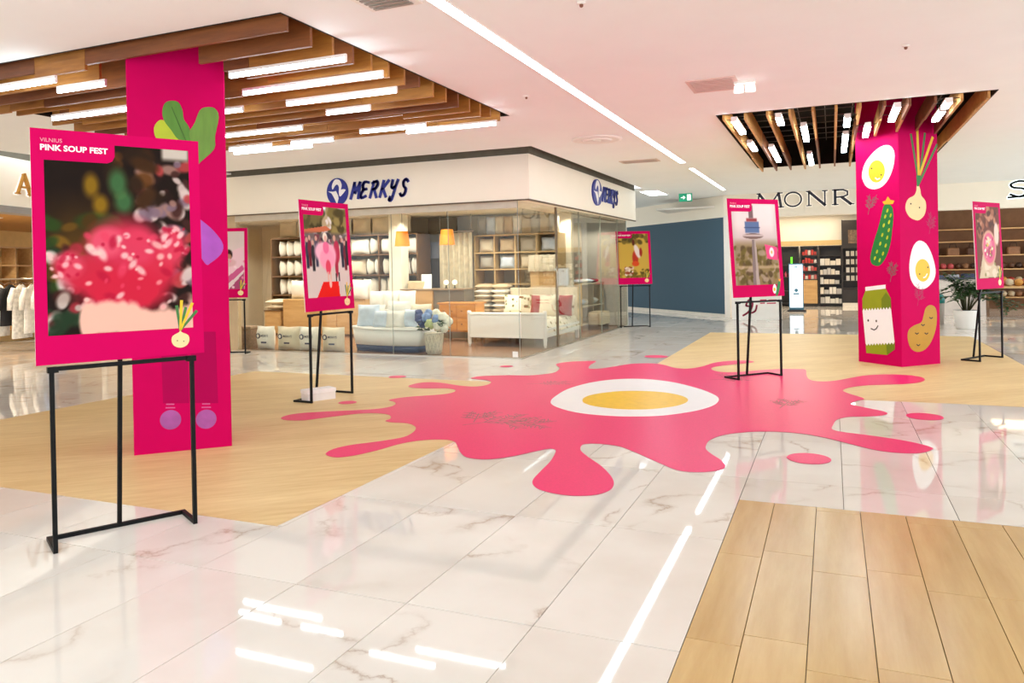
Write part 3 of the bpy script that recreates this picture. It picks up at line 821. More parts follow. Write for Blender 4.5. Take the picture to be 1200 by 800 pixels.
# local frame turned by -45 degrees: local -y looks to the camera's left, so the left face seen in the picture is side 0
pr = pillar('printed_pillar', 'square pink pillar printed with smiling vegetables, eggs and a milk carton', PIL_R)
art(pr, 0, 'egg_print', ART['egg'], WHITEPRINT)
art(pr, 0, 'yolk_print', ell(0.442, 2.689, 0.14, 0.155), YOLKM, 1)
dots(pr, 0, 'face_print', [(0.36, 2.74, .012, .012, 0), (0.52, 2.63, .012, .012, 0)], INK, 2)
lines(pr, 0, 'smile_print', [[(0.42, 2.60), (0.45, 2.575), (0.49, 2.585)]], 0.018, WHITEPRINT, 2)
art(pr, 0, 'cucumber_print', ART['cuc'], GREEN)
art(pr, 0, 'cucumber_flower_print', ART['crown'], ORANGE, 1, False)
dots(pr, 0, 'cucumber_seed_print', [(u, z, .016, .03, -0.4) for u, z in ((.60, 2.13), (.65, 2.06), (.56, 2.05), (.62, 1.97), (.53, 1.93), (.61, 1.86), (.50, 1.80), (.58, 1.76), (.46, 1.68), (.55, 1.65), (.40, 1.57), (.50, 1.54), (.36, 1.48), (.44, 1.45))], LIME, 2)
art(pr, 0, 'carton_top_print', ART['cap'], WHITEPRINT, 0, False)
art(pr, 0, 'carton_roof_print', ART['roof'], OLIVE, 0, False)
art(pr, 0, 'carton_roof_side_print', ART['roofside'], OLIVED, 1, False)
def zig(a, b, n, amp):
    return [(a[0] + (b[0] - a[0]) * i / n, a[1] + (b[1] - a[1]) * i / n + (amp if i % 2 else 0)) for i in range(n + 1)]
b0, b1, b2, b3 = ART['body']
art(pr, 0, 'carton_label_print', zig(b0, b1, 20, 0.035) + zig(b2, b3, 20, -0.03), WHITEPRINT, 2, False)
art(pr, 0, 'carton_base_print', ART['bot'], OLIVE, 0, False)
art(pr, 0, 'carton_base_side_print', ART['botside'], OLIVED, 1, False)
dots(pr, 0, 'carton_eye_print', [(.205, .60, .014, .018, 0), (.345, .60, .014, .018, 0)], INK, 3)
lines(pr, 0, 'carton_smile_print', [[(.25, .487), (.30, .472), (.34, .492), (.37, .535)]], 0.016, INK, 3)
art(pr, 1, 'onion_bulb_print', ART['bulb'], BULB)
s0 = ART['stems']
lines(pr, 1, 'onion_stalk_print', [[s0[0], s0[1]], [s0[0], s0[3]], [s0[0], s0[5]]], 0.036, mat('stalk_green', (60, 118, 52), 0.5), 0)
lines(pr, 1, 'onion_yellow_stalk_print', [[s0[6], s0[2]], [s0[6], s0[4]]], 0.042, mat('stalk_yellow', (232, 190, 20), 0.5), 1)
art(pr, 1, 'onion_neck_print', [(.395, 2.45), (.43, 2.45), (.475, 2.60), (.39, 2.60)], mat('stalk_dark', (10, 120, 44), 0.5), 2, False)
dots(pr, 1, 'onion_eye_print', [(.27, 2.21, .012, .012, 0), (.43, 2.16, .012, .012, 0)], INK, 1)
art(pr, 1, 'egg_print', ART['egg2'], WHITEPRINT)
art(pr, 1, 'yolk_print', ell(0.451, 1.30, 0.14, 0.155), YOLKM, 1)
dots(pr, 1, 'face_print', [(.39, 1.25, .012, .012, 0), (.55, 1.34, .012, .012, 0)], INK, 2)
lines(pr, 1, 'smile_print', [[(.46, 1.20), (.50, 1.21), (.53, 1.25)]], 0.016, WHITEPRINT, 2)
art(pr, 1, 'potato_print', ART['potato'], POTATO)
lines(pr, 1, 'potato_wrinkle_print', [[(u - .03, z + .01), (u, z - .008), (u + .03, z + .006)] for u, z in ((.58, .64), (.42, .55), (.30, .44), (.48, .43), (.32, .28))], 0.014, INK, 1)
for side, cx, cz, s in ((0, .27, 2.10, 3), (0, .60, 1.15, 4), (1, .60, 1.80, 5), (1, .33, .82, 6)):
    lines(pr, side, 'dill_print', dill_2d(cx, cz, 0.22, 1.3, s), 0.007, DILL if side == 0 else DILLG, 0)

plf = pillar('printed_pillar', 'pink pillar behind the largest poster, printed with green leaves', PIL_L)
K = 0.045
# on the left pillar the face that shows is local +x of the turned square
def artL(name, pts, m, layer=0, sm=True): return art(plf, 1, name, pts, m, layer, sm, K)
artL('yellow_leaf_print', ART['leaf3'], LIME, 0)
artL('leaf_print', ART['leaf1'], LEAFG, 1)
artL('leaf_print', ART['leaf2'], LEAFG2, 2)
lines(plf, 1, 'leaf_vein_print', [curve_pts([(.37, 2.80), (.42, 2.66), (.48, 2.50)])], 0.006, mat('vein_dark', (58, 100, 20), 0.5), 3, K)
artL('lilac_patch_print', ART['sleeve'], LILAC, 0)
artL('dark_band_print', [(.225, .40), (.42, .385), (.42, .98), (.225, 1.0)], PINKD, 0, False)
artL('dark_band_print', [(.445, .384), (.64, .366), (.64, .96), (.445, .97)], PINKD, 0, False)
artL('lilac_ball_print', ell(.276, .262, .079, .079, 20), LILACB, 0)
artL('lilac_ball_print', ell(.544, .242, .079, .079, 20), LILACB, 0)
lines(plf, 1, 'lilac_dash_print', [[(.245, .362), (.31, .357)], [(.25, .39), (.305, .386)], [(.515, .342), (.58, .337)], [(.52, .37), (.575, .366)]], 0.010, mat('dash_print', (206, 84, 150), 0.5), 0, K)

# ------------------------------------------------------------------ poster pictures, painted on a fine vertex grid
class Paint:
    def __init__(s, nx, ny, base):
        s.nx, s.ny = nx, ny
        s.U, s.V = np.meshgrid((np.arange(nx)) / (nx - 1), (np.arange(ny)) / (ny - 1))
        s.C = np.ones((ny, nx, 3)) * np.array(base, float)
        s.rng = np.random.default_rng(nx * 7 + ny)
    def put(s, mask, col):
        m = np.clip(mask, 0, 1)[..., None]
        s.C = s.C * (1 - m) + np.array(col, float) * m
    def ell(s, u, v, ru, rv, col, soft=0.15, a=0.0, op=1.0):
        ca, sa = math.cos(a), math.sin(a)
        du, dv = s.U - u, (s.V - v) * 1.45
        x, y = du * ca + dv * sa, -du * sa + dv * ca
        d = np.sqrt((x / ru) ** 2 + (y / (rv * 1.45)) ** 2)
        s.put(op * np.clip((1 - d) / max(soft, 1e-3) + 0.5, 0, 1), col)
    def rect(s, u0, u1, v0, v1, col, soft=0.01, op=1.0):
        f = lambda x, a, b: np.clip((x - a) / soft + .5, 0, 1) * np.clip((b - x) / soft + .5, 0, 1)
        s.put(op * f(s.U, u0, u1) * f(s.V, v0, v1), col)
    def poly(s, pts, col, op=1.0):
        inside = np.zeros_like(s.U, bool)
        n = len(pts)
        for i in range(n):
            (x0, y0), (x1, y1) = pts[i], pts[(i + 1) % n]
            c = ((y0 > s.V) != (y1 > s.V)) & (s.U < (x1 - x0) * (s.V - y0) / ((y1 - y0) or 1e-9) + x0)
            inside ^= c
        s.put(inside * op, col)
    def noise(s, amp, step=2, region=None):
        g = s.rng.normal(0, 1, (s.ny // step + 2, s.nx // step + 2))
        n = np.kron(g, np.ones((step, step)))[:s.ny, :s.nx]
        k = 1 + amp * n
        if region is not None: k = 1 + amp * n * region
        s.C = np.clip(s.C * k[..., None], 0, 255)
    def blobs(s, n, u0, u1, v0, v1, r0, r1, cols, soft=0.6, op=0.9):
        for _ in range(n):
            r = s.rng.uniform(r0, r1)
            s.ell(s.rng.uniform(u0, u1), s.rng.uniform(v0, v1), r, r * s.rng.uniform(.6, 1.4), cols[s.rng.integers(len(cols))], soft, s.rng.uniform(0, 3), op)

def pic_powder():
    """blurred crowd in the dark behind a burst of pink powder"""
    p = Paint(150, 190, (26, 14, 9))
    p.rect(0, .5, .35, .62, (88, 60, 14), .3, .8)
    p.blobs(30, 0, .5, .25, .6, .03, .07, [(96, 66, 16), (70, 44, 10), (120, 84, 24), (40, 60, 20)])
    p.blobs(50, 0, .35, .02, .45, .02, .05, [(180, 160, 150), (150, 40, 50), (60, 24, 20), (30, 50, 30), (210, 196, 190)])
    p.blobs(120, .60, 1, .15, .92, .02, .045, [(200, 176, 170), (150, 110, 100), (60, 30, 26), (36, 18, 14), (170, 60, 60), (120, 96, 110)])
    p.blobs(14, .45, .75, .62, .95, .03, .08, [(90, 52, 18), (60, 34, 12), (40, 24, 12)])
    p.rect(.80, 1, .94, 1.02, (190, 176, 164), .03)
    for u, v, ru, rv in ((.30, .78, .05, .06), (.36, .68, .05, .05)):
        p.ell(u, v, ru, rv, (150, 112, 18), .9, 0, .8)
    for u, v, ru, rv in ((.48, .80, .06, .07), (.52, .70, .06, .06)):
        p.ell(u, v, ru, rv, (62, 112, 66), .9, 0, .8)
    for u, v, ru, rv, c_ in ((.52, .40, .27, .20, (196, 44, 74)), (.30, .30, .20, .09, (190, 36, 60)), (.72, .34, .18, .12, (198, 40, 66)), (.52, .22, .30, .12, (196, 30, 58)),
                             (.14, .36, .10, .07, (204, 60, 84)), (.86, .46, .10, .10, (206, 56, 82)), (.40, .48, .12, .08, (214, 74, 100)), (.62, .46, .12, .10, (206, 54, 84))):
        p.ell(u, v, ru, rv, c_, .55)
    p.blobs(60, .2, .85, .10, .52, .008, .03, [(232, 150, 150), (240, 190, 180), (170, 16, 50), (214, 60, 90), (236, 204, 196)], .8, .75)
    p.blobs(22, .02, .2, .30, .42, .008, .022, [(240, 180, 180), (180, 20, 54)], .8, .8)
    p.blobs(22, .80, .98, .40, .56, .008, .022, [(240, 180, 180), (180, 20, 54)], .8, .8)
    for u in np.linspace(.25, 1, 26):
        p.ell(u, .02 + .06 * math.sin(u * 4) ** 2, .05, .07 + .03 * p.rng.random(), (232, 176, 158), .4)
    return p
def pic_dance():
    p = Paint(96, 140, (214, 200, 190))
    p.rect(0, 1, .90, 1.1, (240, 238, 242), .04)
    p.blobs(60, 0, .42, .74, .92, .04, .08, [(86, 78, 40), (112, 100, 54), (64, 56, 28)], .5)
    p.blobs(60, .55, 1, .70, .99, .04, .08, [(122, 108, 54), (150, 134, 76), (74, 64, 32)], .5)
    p.blobs(14, .45, .6, .78, .88, .03, .05, [(226, 220, 214), (180, 160, 120)], .5)
    p.poly([(0, .74), (.5, .79), (.62, .75), (.5, .73), (0, .69)], (200, 110, 72))
    p.rect(0, 1, .58, .71, (96, 82, 80), .04, .85)
    p.blobs(26, 0, 1, .58, .70, .02, .035, [(60, 52, 56), (150, 130, 130), (120, 60, 70), (206, 190, 186)], .4)
    for i, u in enumerate((.04, .10, .17, .25, .86, .93, .98)):
        v = .46 + .03 * math.sin(i * 2.3)
        p.ell(u, v + .05, .045, .10, [(56, 52, 70), (120, 40, 56), (46, 42, 48), (90, 80, 96)][i % 4], .3)
        p.rect(u - .03, u + .03, v - .14, v, [(40, 44, 60), (110, 30, 40), (36, 34, 40), (60, 60, 80)][i % 4], .02)
        p.ell(u, v + .17, .028, .028, (206, 160, 140), .3)
    p.ell(.72, .50, .075, .13, (186, 50, 80), .25); p.ell(.70, .34, .04, .12, (170, 40, 66), .3); p.ell(.68, .655, .034, .036, (206, 160, 138), .25); p.rect(.66, .69, .16, .26, (60, 40, 44), .01); p.rect(.73, .76, .17, .27, (60, 40, 44), .01)
    p.ell(.40, .50, .19, .11, (248, 182, 198), .35); p.ell(.56, .46, .14, .13, (246, 170, 190), .35); p.ell(.48, .42, .17, .12, (244, 158, 182), .3)
    p.ell(.47, .55, .07, .07, (236, 110, 150), .3); p.ell(.50, .33, .06, .08, (226, 70, 96), .3); p.ell(.46, .665, .055, .05, (240, 226, 206), .25); p.ell(.47, .645, .032, .036, (226, 180, 160), .25)
    p.rect(.47, .50, .17, .28, (224, 176, 156), .01); p.rect(.53, .56, .18, .28, (224, 176, 156), .01)
    p.poly([(.20, 0), (.36, .17), (.72, .17), (.74, 0)], (228, 22, 14))
    p.ell(.53, .15, .03, .05, (236, 190, 176), .3)
    return p
def pic_tower():
    p = Paint(96, 140, (196, 176, 172))
    p.rect(0, 1, .62, 1.1, (230, 214, 210), .25)
    p.rect(0, 1, -.1, .52, (140, 120, 78), .12)
    p.blobs(120, 0, 1, .0, .46, .02, .06, [(110, 96, 44), (150, 130, 104), (92, 78, 36), (170, 150, 128), (84, 66, 40)], .5, .8)
    p.rect(0, 1, .20, .235, (190, 166, 130), .02, .7)
    p.poly([(.385, 0), (.415, .56), (.50, .56), (.53, 0)], (132, 116, 112)); p.poly([(.46, 0), (.47, .56), (.50, .56), (.53, 0)], (176, 160, 150))
    p.ell(.45, .60, .23, .035, (120, 96, 90), .1); p.rect(.22, .68, .595, .62, (196, 176, 170), .01)
    p.rect(.28, .60, .64, .78, (92, 112, 152), .02); p.rect(.26, .62, .70, .71, (60, 72, 110), .01)
    p.rect(.32, .56, .78, .82, (150, 60, 64), .02); p.rect(.38, .48, .82, .98, (120, 96, 96), .02)
    p.poly([(.70, .50), (.98, .46), (.98, .30), (.74, .32)], (236, 80, 130)); p.ell(.85, .40, .055, .06, (244, 226, 226), .2); p.ell(.85, .40, .02, .02, (220, 180, 90), .2)
    return p
def pic_meadow():
    p = Paint(48, 72, (198, 160, 66))
    p.blobs(40, 0, 1, .8, 1.0, .03, .08, [(120, 100, 40), (80, 66, 30)], .5)
    p.blobs(60, 0, 1, 0, .2, .02, .06, [(110, 90, 30), (150, 120, 44), (86, 70, 26)], .5)
    p.blobs(30, .2, .45, .08, .24, .02, .05, [(236, 220, 206), (200, 170, 150), (140, 60, 30)], .3)
    p.ell(.55, .45, .10, .17, (176, 50, 30), .3); p.ell(.62, .60, .08, .16, (226, 208, 200), .3, .3); p.ell(.50, .80, .05, .07, (96, 44, 24), .3); p.ell(.74, .58, .05, .10, (150, 40, 30), .3)
    p.ell(.55, .32, .12, .06, (206, 70, 30), .3)
    return p
def pic_bowl():
    p = Paint(80, 120, (112, 60, 44))
    p.blobs(70, 0, 1, .6, 1, .03, .08, [(160, 96, 70), (104, 56, 40), (190, 130, 100), (80, 44, 34)], .5)
    p.poly([(.05, 0), (.30, .45), (.62, .30), (.95, .02)], (206, 180, 150))
    p.blobs(20, .1, .9, .02, .3, .03, .06, [(190, 160, 130), (222, 200, 176), (140, 130, 80)], .5)
    p.ell(.52, .42, .30, .25, (206, 150, 130), .1); p.ell(.52, .42, .25, .21, (214, 96, 130), .12)
    p.ell(.50, .46, .14, .12, (226, 130, 150), .4); p.ell(.48, .52, .09, .06, (236, 200, 170), .3); p.ell(.55, .36, .10, .08, (180, 60, 100), .4)
    p.blobs(26, .35, .7, .28, .56, .01, .03, [(240, 220, 200), (120, 140, 60), (250, 200, 80), (190, 60, 100)], .4)
    p.ell(.86, .62, .10, .16, (232, 196, 180), .3)
    return p
def pic_slide():
    p = Paint(48, 72, (230, 206, 206))
    p.rect(0, 1, .7, 1.1, (214, 196, 190), .3)
    p.poly([(0, .05), (0, .45), (1, .75), (1, .30)], (238, 196, 206)); p.poly([(.2, 0), (.95, .42), (1, .34), (.45, 0)], (206, 92, 140)); p.poly([(.62, 0), (1, .30), (1, .0)], (168, 70, 110))
    p.ell(.62, .60, .09, .09, (46, 30, 28), .2); p.ell(.62, .56, .065, .05, (186, 130, 106), .2); p.ell(.60, .46, .20, .07, (222, 176, 180), .3)
    p.blobs(20, 0, 1, 0, .5, .01, .03, [(236, 140, 170), (250, 220, 226)], .4)
    return p
def paint_mat():
    m = bpy.data.materials.new('printed_picture')
    m.use_nodes = True
    b = m.node_tree.nodes['Principled BSDF']
    a = m.node_tree.nodes.new('ShaderNodeVertexColor'); a.layer_name = 'ink'
    m.node_tree.links.new(a.outputs['Color'], b.inputs['Base Color'])
    b.inputs['Roughness'].default_value = 0.5
    b.inputs['Specular IOR Level'].default_value = 0.1
    return m
PHOTO = paint_mat()
def picture(parent, p, x0, x1, z0, z1, y, label):
    nx, ny = p.nx, p.ny
    X = x0 + (x1 - x0) * p.U; Z = z0 + (z1 - z0) * p.V
    vs = np.stack([X.ravel(), np.full(X.size, y), Z.ravel()], 1)
    idx = np.arange(nx * ny).reshape(ny, nx)
    fs = np.stack([idx[:-1, :-1].ravel(), idx[:-1, 1:].ravel(), idx[1:, 1:].ravel(), idx[1:, :-1].ravel()], 1)
    me = bpy.data.meshes.new('picture')
    me.from_pydata(vs.tolist(), [], fs.tolist())
    c_ = np.clip(p.C, 0, 255) / 255.0
    l_ = np.where(c_ <= 0.04045, c_ / 12.92, ((c_ + 0.055) / 1.055) ** 2.4)
    col = np.concatenate([l_.reshape(-1, 3), np.ones((nx * ny, 1))], 1)
    at = me.color_attributes.new('ink', 'FLOAT_COLOR', 'POINT')
    at.data.foreach_set('color', col.ravel().astype(np.float32))
    me.materials.append(PHOTO)
    o = put('picture_print', me, parent)
    o['label'] = label
    return o

BW, BH = 0.84, 1.235
def onion_small(b, x, z, s):
    y = -0.0032
    MB().plate(smooth_loop([(x + s * u, z + s * v) for u, v in ((0, .55), (.05, .42), (.36, .25), (.42, 0), (.3, -.25), (0, -.36), (-.3, -.25), (-.42, 0), (-.36, .25), (-.05, .42))], 3), y, y + .0006).build('onion_print', BULB, b)
    mb = MB()
    for (u, v, m_) in ((-.14, 1.75, 0), (.10, 2.0, 1), (.30, 1.65, 0), (.62, 1.85, 1), (.82, 1.45, 0)):
        mb.plate(stroke([(x, z + s * .5), (x + s * u, z + s * v)], s * .10, s * .14), y - .0004 - .0002 * m_, y + .0002, m_)
    mb.build('onion_stalk_print', [MATS['stalk_green'], MATS['stalk_yellow']], b)
    d = MB(); d.plate(ell(x - s * .15, z, s * .03, s * .03, 8), y - .0008, y); d.plate(ell(x + s * .15, z - s * .05, s * .03, s * .03, 8), y - .0008, y); d.build('face_print', INK, b)
def cucumber_small(b, x, z, s):
    y = -0.0032
    MB().plate(smooth_loop([(x - s * .55, z - s * .1), (x - s * .35, z - s * .4), (x - s * .05, z - s * .25), (x - s * .02, z + s * .3), (x - s * .25, z + s * .65), (x - s * .5, z + s * .35)], 3), y, y + .0006).build('egg_print', WHITEPRINT, b)
    MB().plate(ell(x - s * .30, z + s * .05, s * .16, s * .2, 14), y - .0006, y).build('yolk_print', YOLKM, b)
    MB().plate(smooth_loop([(x - s * .18, z - s * .55), (x + s * .1, z - s * .6), (x + s * .45, z + s * .1), (x + s * .62, z + s * .85), (x + s * .42, z + s * 1.0), (x + s * .15, z + s * .5)], 3), y - .0006, y).build('cucumber_print', GREEN, b)
    MB().plate([(x + s * .42, z + s * .95), (x + s * .62, z + s * .9), (x + s * .72, z + s * 1.2), (x + s * .55, z + s * 1.1), (x + s * .40, z + s * 1.25)], y - .0010, y).build('cucumber_flower_print', ORANGE, b)
FRAME_ME = {}
def easel(x, y, ang, tilt, label, pic, piclabel, veg=onion_small, bz=1.0):
    t = thing('poster_easel', label, 'poster', (x, y, 0), math.radians(ang), 'pink posters on black steel stands')
    w, bk, s = 0.35, 0.25, 0.022
    zt = bz - 0.012
    def part(key, name, f):
        if key not in FRAME_ME:
            mb = MB(); f(mb); FRAME_ME[key] = mb.mesh(name, BLACK)
        put(name, FRAME_ME[key], t)
    part('l', 'front_post', lambda b: b.box(-w - s / 2, -w + s / 2, -s / 2, s / 2, 0, zt))
    part('r', 'front_post', lambda b: b.box(w - s / 2, w + s / 2, -s / 2, s / 2, 0, zt))
    part('t', 'top_rail', lambda b: b.box(-w + s / 2, w - s / 2, -s / 2, s / 2, zt - s, zt))
    part('fl', 'foot_bar', lambda b: b.box(-w - s / 2, -w + s / 2, s / 2, bk, 0, s))
    part('fr', 'foot_bar', lambda b: b.box(w - s / 2, w + s / 2, s / 2, bk, 0, s))
    part('b', 'back_bar', lambda b: b.box(-w + s / 2, w - s / 2, bk - s, bk, 0, s))
    lz = bz + 0.8; ly = 0.004 + 0.8 * math.tan(math.radians(tilt)) + s * 0.55
    MB().bar((0.0, bk - s / 2, s), (0.0, ly, lz), s).build('back_leg', BLACK, t)
    part('k1', 'clip', lambda b: b.box(-w - 0.02, -w + 0.03, -0.022, 0.02, zt - 0.03, zt))
    part('k2', 'clip', lambda b: b.box(w - 0.03, w + 0.02, -0.022, 0.02, zt - 0.03, zt))
    b = MB().box(-BW / 2, BW / 2, 0, 0.010, 0, BH).build('board', WHITE_EDGE, t, (0, -0.006, bz), rot=(-math.radians(tilt), 0, 0))
    MB().box(-BW / 2, BW / 2, -0.001, 0, 0, BH).build('pink_face', PINK, b)
    X = lambda u: -BW / 2 + BW * u
    Z = lambda v: BH * v
    picture(b, pic, X(.070), X(.93), Z(.122), Z(.95), -0.0016, piclabel)
    tabp = [(X(.05), Z(.97)), (X(.05), Z(.868)), (X(.425), Z(.868)), (X(.455), Z(.878)), (X(.47), Z(.90)), (X(.47), Z(.97))]
    MB().plate(tabp, -0.0024, -0.0016).build('title_tab', PINK, b)
    o = put('title_text', text_mesh('PINK SOUP FEST', BW * .378, BH * .026, 0, WHITEPRINT, 0.03), b, (X(.052), -0.003, Z(.908)))
    put('title_text', text_mesh('VILNIUS', BW * .12, BH * .017, 0, mat('rose_print', (240, 150, 170), .5), 0.0), b, (X(.052), -0.003, Z(.944)))
    veg(b, X(.845), Z(.065), 0.115)
    return t
easel(-3.595, 3.048, 61.0, 1.5, 'largest pink poster in the left foreground on a black steel stand', pic_powder(), 'blurred crowd photo with a burst of pink powder', bz=0.985)
easel(-5.256, 7.20, 86.0, 3.4, 'pink poster of a dancer in a pink dress standing by the small white box', pic_dance(), 'photo of dancers on a red carpet')
easel(-4.215, 17.41, 32.6, 5.0, 'far pink poster of a yellow meadow before the blue wall', pic_meadow(), 'photo of a figure on a yellow meadow')
easel(-0.85, 10.02, 48.0, 4.2, 'pink poster of a television tower standing on the floor splash', pic_tower(), 'photo of a tower with a pink flag', cucumber_small, 1.02)
easel(2.076, 12.68, 57.8, 2.0, 'pink poster of a soup bowl at the right beside the printed pillar', pic_bowl(), 'photo of a bowl of pink soup', bz=1.015)
easel(-9.93, 10.50, 24.0, 2.0, 'pink poster half hidden behind the left pillar by the shop glass', pic_slide(), 'photo of a person on a pale pink slide', bz=1.0)

# small box under the dancer poster
t = thing('small_box', 'small white lidded box on the oak floor under the dancer poster', 'box', (-5.36, 7.08, 0), math.radians(62))
MB().cbox(-0.17, 0.17, -0.085, 0.085, 0.0, 0.085, 0.004).build('body', mat('box_white', (236, 226, 220), .6), t)
MB().cbox(-0.175, 0.175, -0.09, 0.09, 0.085, 0.125, 0.004).build('lid', mat('box_lid', (246, 238, 234), .6), t)
ORD = ['first', 'second', 'third', 'fourth', 'fifth', 'sixth', 'seventh', 'eighth', 'ninth', 'tenth', 'eleventh', 'twelfth', 'thirteenth', 'fourteenth', 'fifteenth', 'sixteenth',
       'seventeenth', 'eighteenth', 'nineteenth', 'twentieth', 'twenty-first', 'twenty-second']
# ------------------------------------------------------------------ walls and shopfronts
FB, FT = 2.50, 3.20                       # fascia bottom and top
wf = struct(MB().box(-11.6, -4.30, 11.0, 11.25, FB, FT).build('wall_shop_front', CREAM))
ws = struct(MB().box(-4.55, -4.30, 11.25, 17.95, FB, FT).build('wall_shop_side', CREAM))
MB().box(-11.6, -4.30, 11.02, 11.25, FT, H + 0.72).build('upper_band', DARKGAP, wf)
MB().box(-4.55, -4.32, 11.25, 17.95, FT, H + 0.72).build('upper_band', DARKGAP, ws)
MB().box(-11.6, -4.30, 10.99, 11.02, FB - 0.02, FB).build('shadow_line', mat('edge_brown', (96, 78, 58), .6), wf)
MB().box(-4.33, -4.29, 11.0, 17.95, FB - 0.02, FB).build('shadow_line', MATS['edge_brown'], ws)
SW = mat('shop_wall', (228, 216, 192), .8, .03)
struct(MB().box(-13.6, -5.2, 15.75, 15.9, 0, 2.62).build('wall_shop_back', SW))
struct(MB().box(-13.75, -13.6, 11.1, 18.0, 0, 2.62).build('wall_shop_left', SW))
struct(MB().box(-13.6, -10.21, 11.12, 11.22, 0, FB).build('wall_shop_pier', mat('pier_tan', (196, 172, 138), .6)))
sc_ = struct(MB().box(-13.75, -4.56, 11.25, 18.1, 2.62, 2.70).build('ceiling_shop', mat('shop_ceiling', (232, 226, 212), .8)))
struct(MB().box(-13.75, -4.60, 11.16, 18.0, -0.005, 0.006).build('floor_shop', mat('shop_floor', (150, 112, 84), .25, .12, 3)))
# glass walls
w1 = put('window_1', None); struct(w1)
fx = [-10.21, -8.35, -6.86, -5.78, -4.55]
for a, b in zip(fx[:-1], fx[1:]):
    MB().box(a + .004, b - .004, GLASS_Y, GLASS_Y + .012, 0.012, FB).build('pane', GLASS, w1)
for a in fx[1:]:
    MB().box(a - .003, a + .003, GLASS_Y - .002, GLASS_Y + .014, 0.012, FB).build('joint', mat('glass_joint', (150, 156, 146), .3), w1)
MB().box(-10.21, -4.55, GLASS_Y - .015, GLASS_Y + .027, 0, 0.012).build('floor_channel', mat('steel', (176, 170, 160), .3, metal=.8), w1)
MB().box(-10.21, -4.55, GLASS_Y - .02, GLASS_Y + .03, FB - 0.12, FB).build('head_rail', mat('head_rail', (206, 196, 178), .4), w1)
w2 = put('window_2', None); struct(w2)
fy = [GLASS_Y, 12.92, 14.22, 15.71, 17.11, 17.9]
for k, (a, b) in enumerate(zip(fy[:-1], fy[1:])):
    if k: MB().box(GLASS_X - .012, GLASS_X, a + .004, b - .004, 0.012, FB).build('pane', GLASS, w2)
for a in fy[2:]:
    MB().box(GLASS_X - .014, GLASS_X + .002, a - .003, a + .003, 0.012, FB).build('joint', MATS['glass_joint'], w2)
MB().box(GLASS_X - .027, GLASS_X + .015, GLASS_Y, 17.9, 0, 0.012).build('floor_channel', MATS['steel'], w2)
d1 = put('door_1', None); struct(d1)
MB().box(GLASS_X - .012, GLASS_X, GLASS_Y + .05, 12.88, 0.015, FB - .12).build('door_leaf', GLASS, d1)
MB().box(GLASS_X - .02, GLASS_X + .008, 12.86, 12.92, 0.012, FB).build('door_post', mat('bronze_post', (120, 102, 80), .35, metal=.5), d1)
MB().tube([(GLASS_X + .05, 12.75, .85), (GLASS_X + .05, 12.75, 1.45)], .012).build('door_handle', MATS['steel'], d1)
MB().box(GLASS_X + .0, GLASS_X + .05, 12.74, 12.76, 1.38, 1.41).build('handle_bracket', MATS['steel'], d1)
# small sign plate on the glass foot
tag(MB().box(-0.045, 0.045, -0.006, 0, 0.0, 0.09).build('glass_foot_plate', WHITE, None, (-4.62, 11.10, 0.03)), 'tiny white plate at the foot of the corner glass', 'plate')

# shop sign: oval emblem and brush lettering
LET = {'M': [[(0, 0), (.14, 1)], [(.14, 1), (.36, .35), (.72, 1)], [(.72, 1), (.78, 0)]],
       'E': [[(.62, .96), (.2, 1), (.06, .78), (.22, .55), (.5, .56)], [(.22, .55), (0, .25), (.12, .02), (.55, .12)]],
       'R': [[(0, 0), (.16, 1)], [(.0, .88), (.45, 1), (.58, .78), (.4, .55), (.1, .5)], [(.3, .5), (.66, 0)]],
       'K': [[(.14, 1), (0, 0)], [(.66, 1), (.1, .45)], [(.2, .5), (.62, 0)]],
       'Y': [[(.04, 1), (.02, .62), (.2, .5), (.42, .62)], [(.58, 1), (.42, .5), (.24, -.18), (0, -.22), (.06, -.02)]],
       'S': [[(.6, .86), (.38, 1), (.16, .84), (.26, .58), (.5, .4), (.44, .1), (.18, 0), (0, .14)]]}
def brush_sign(label, loc, rz, logo_r, lx, text_w, text_h, gap):
    t = thing('shop_sign', label, 'sign', loc, rz)
    MB().plate(ell(0, 0, logo_r[0], logo_r[1], 36), -0.03, 0).build('emblem_disc', NAVY, t)
    a, b = logo_r
    E1 = [(-.42, .18), (-.46, .52), (-.16, .90), (.26, .84), (.46, .48), (.38, .14), (.56, .16), (.82, .10), (.60, -.14), (.28, -.36), (.18, -.10), (.20, .30), (.06, .52), (-.16, .46)]
    MB().plate([(a * u, b * v) for u, v in smooth_loop(E1, 3)], -0.034, -0.03).build('emblem_bird', WHITEPRINT, t)
    E2 = [(-.84, .06), (-.36, .02), (-.10, .06), (.10, -.28), (.14, -.50), (-.02, -.92), (-.28, -.44), (-.50, -.12)]
    MB().plate([(a * u, b * v) for u, v in E2], -0.034, -0.03).build('emblem_bird', WHITEPRINT, t)
    word = 'MERKYS'
    cell = text_w / 6.0
    for i, ch in enumerate(word):
        lw = cell * (1.0 if ch == 'M' else .98)
        mb = MB()
        pol = []
        for pl_ in LET[ch]:
            pl_ = curve_pts(pl_, 3) if len(pl_) > 2 and ch in 'ERYS' else pl_
            pol.append([(lx + gap + i * cell + x * lw + z * text_h * .22, (z - .5) * text_h) for x, z in pl_])
        strokes(mb, pol, text_h * .16, -0.025, 0)
        mb.build('letter', NAVY, t)
    return t
brush_sign('navy oval bird emblem with brush lettering on the front fascia', (-7.83, 11.0, 2.80), 0, (.215, .235), .215, 1.16, .27, .05)
brush_sign('navy oval bird emblem with brush lettering on the side fascia', (-4.30, 14.67, 2.90), math.pi / 2, (.33, .26), .33, 1.22, .28, .08)

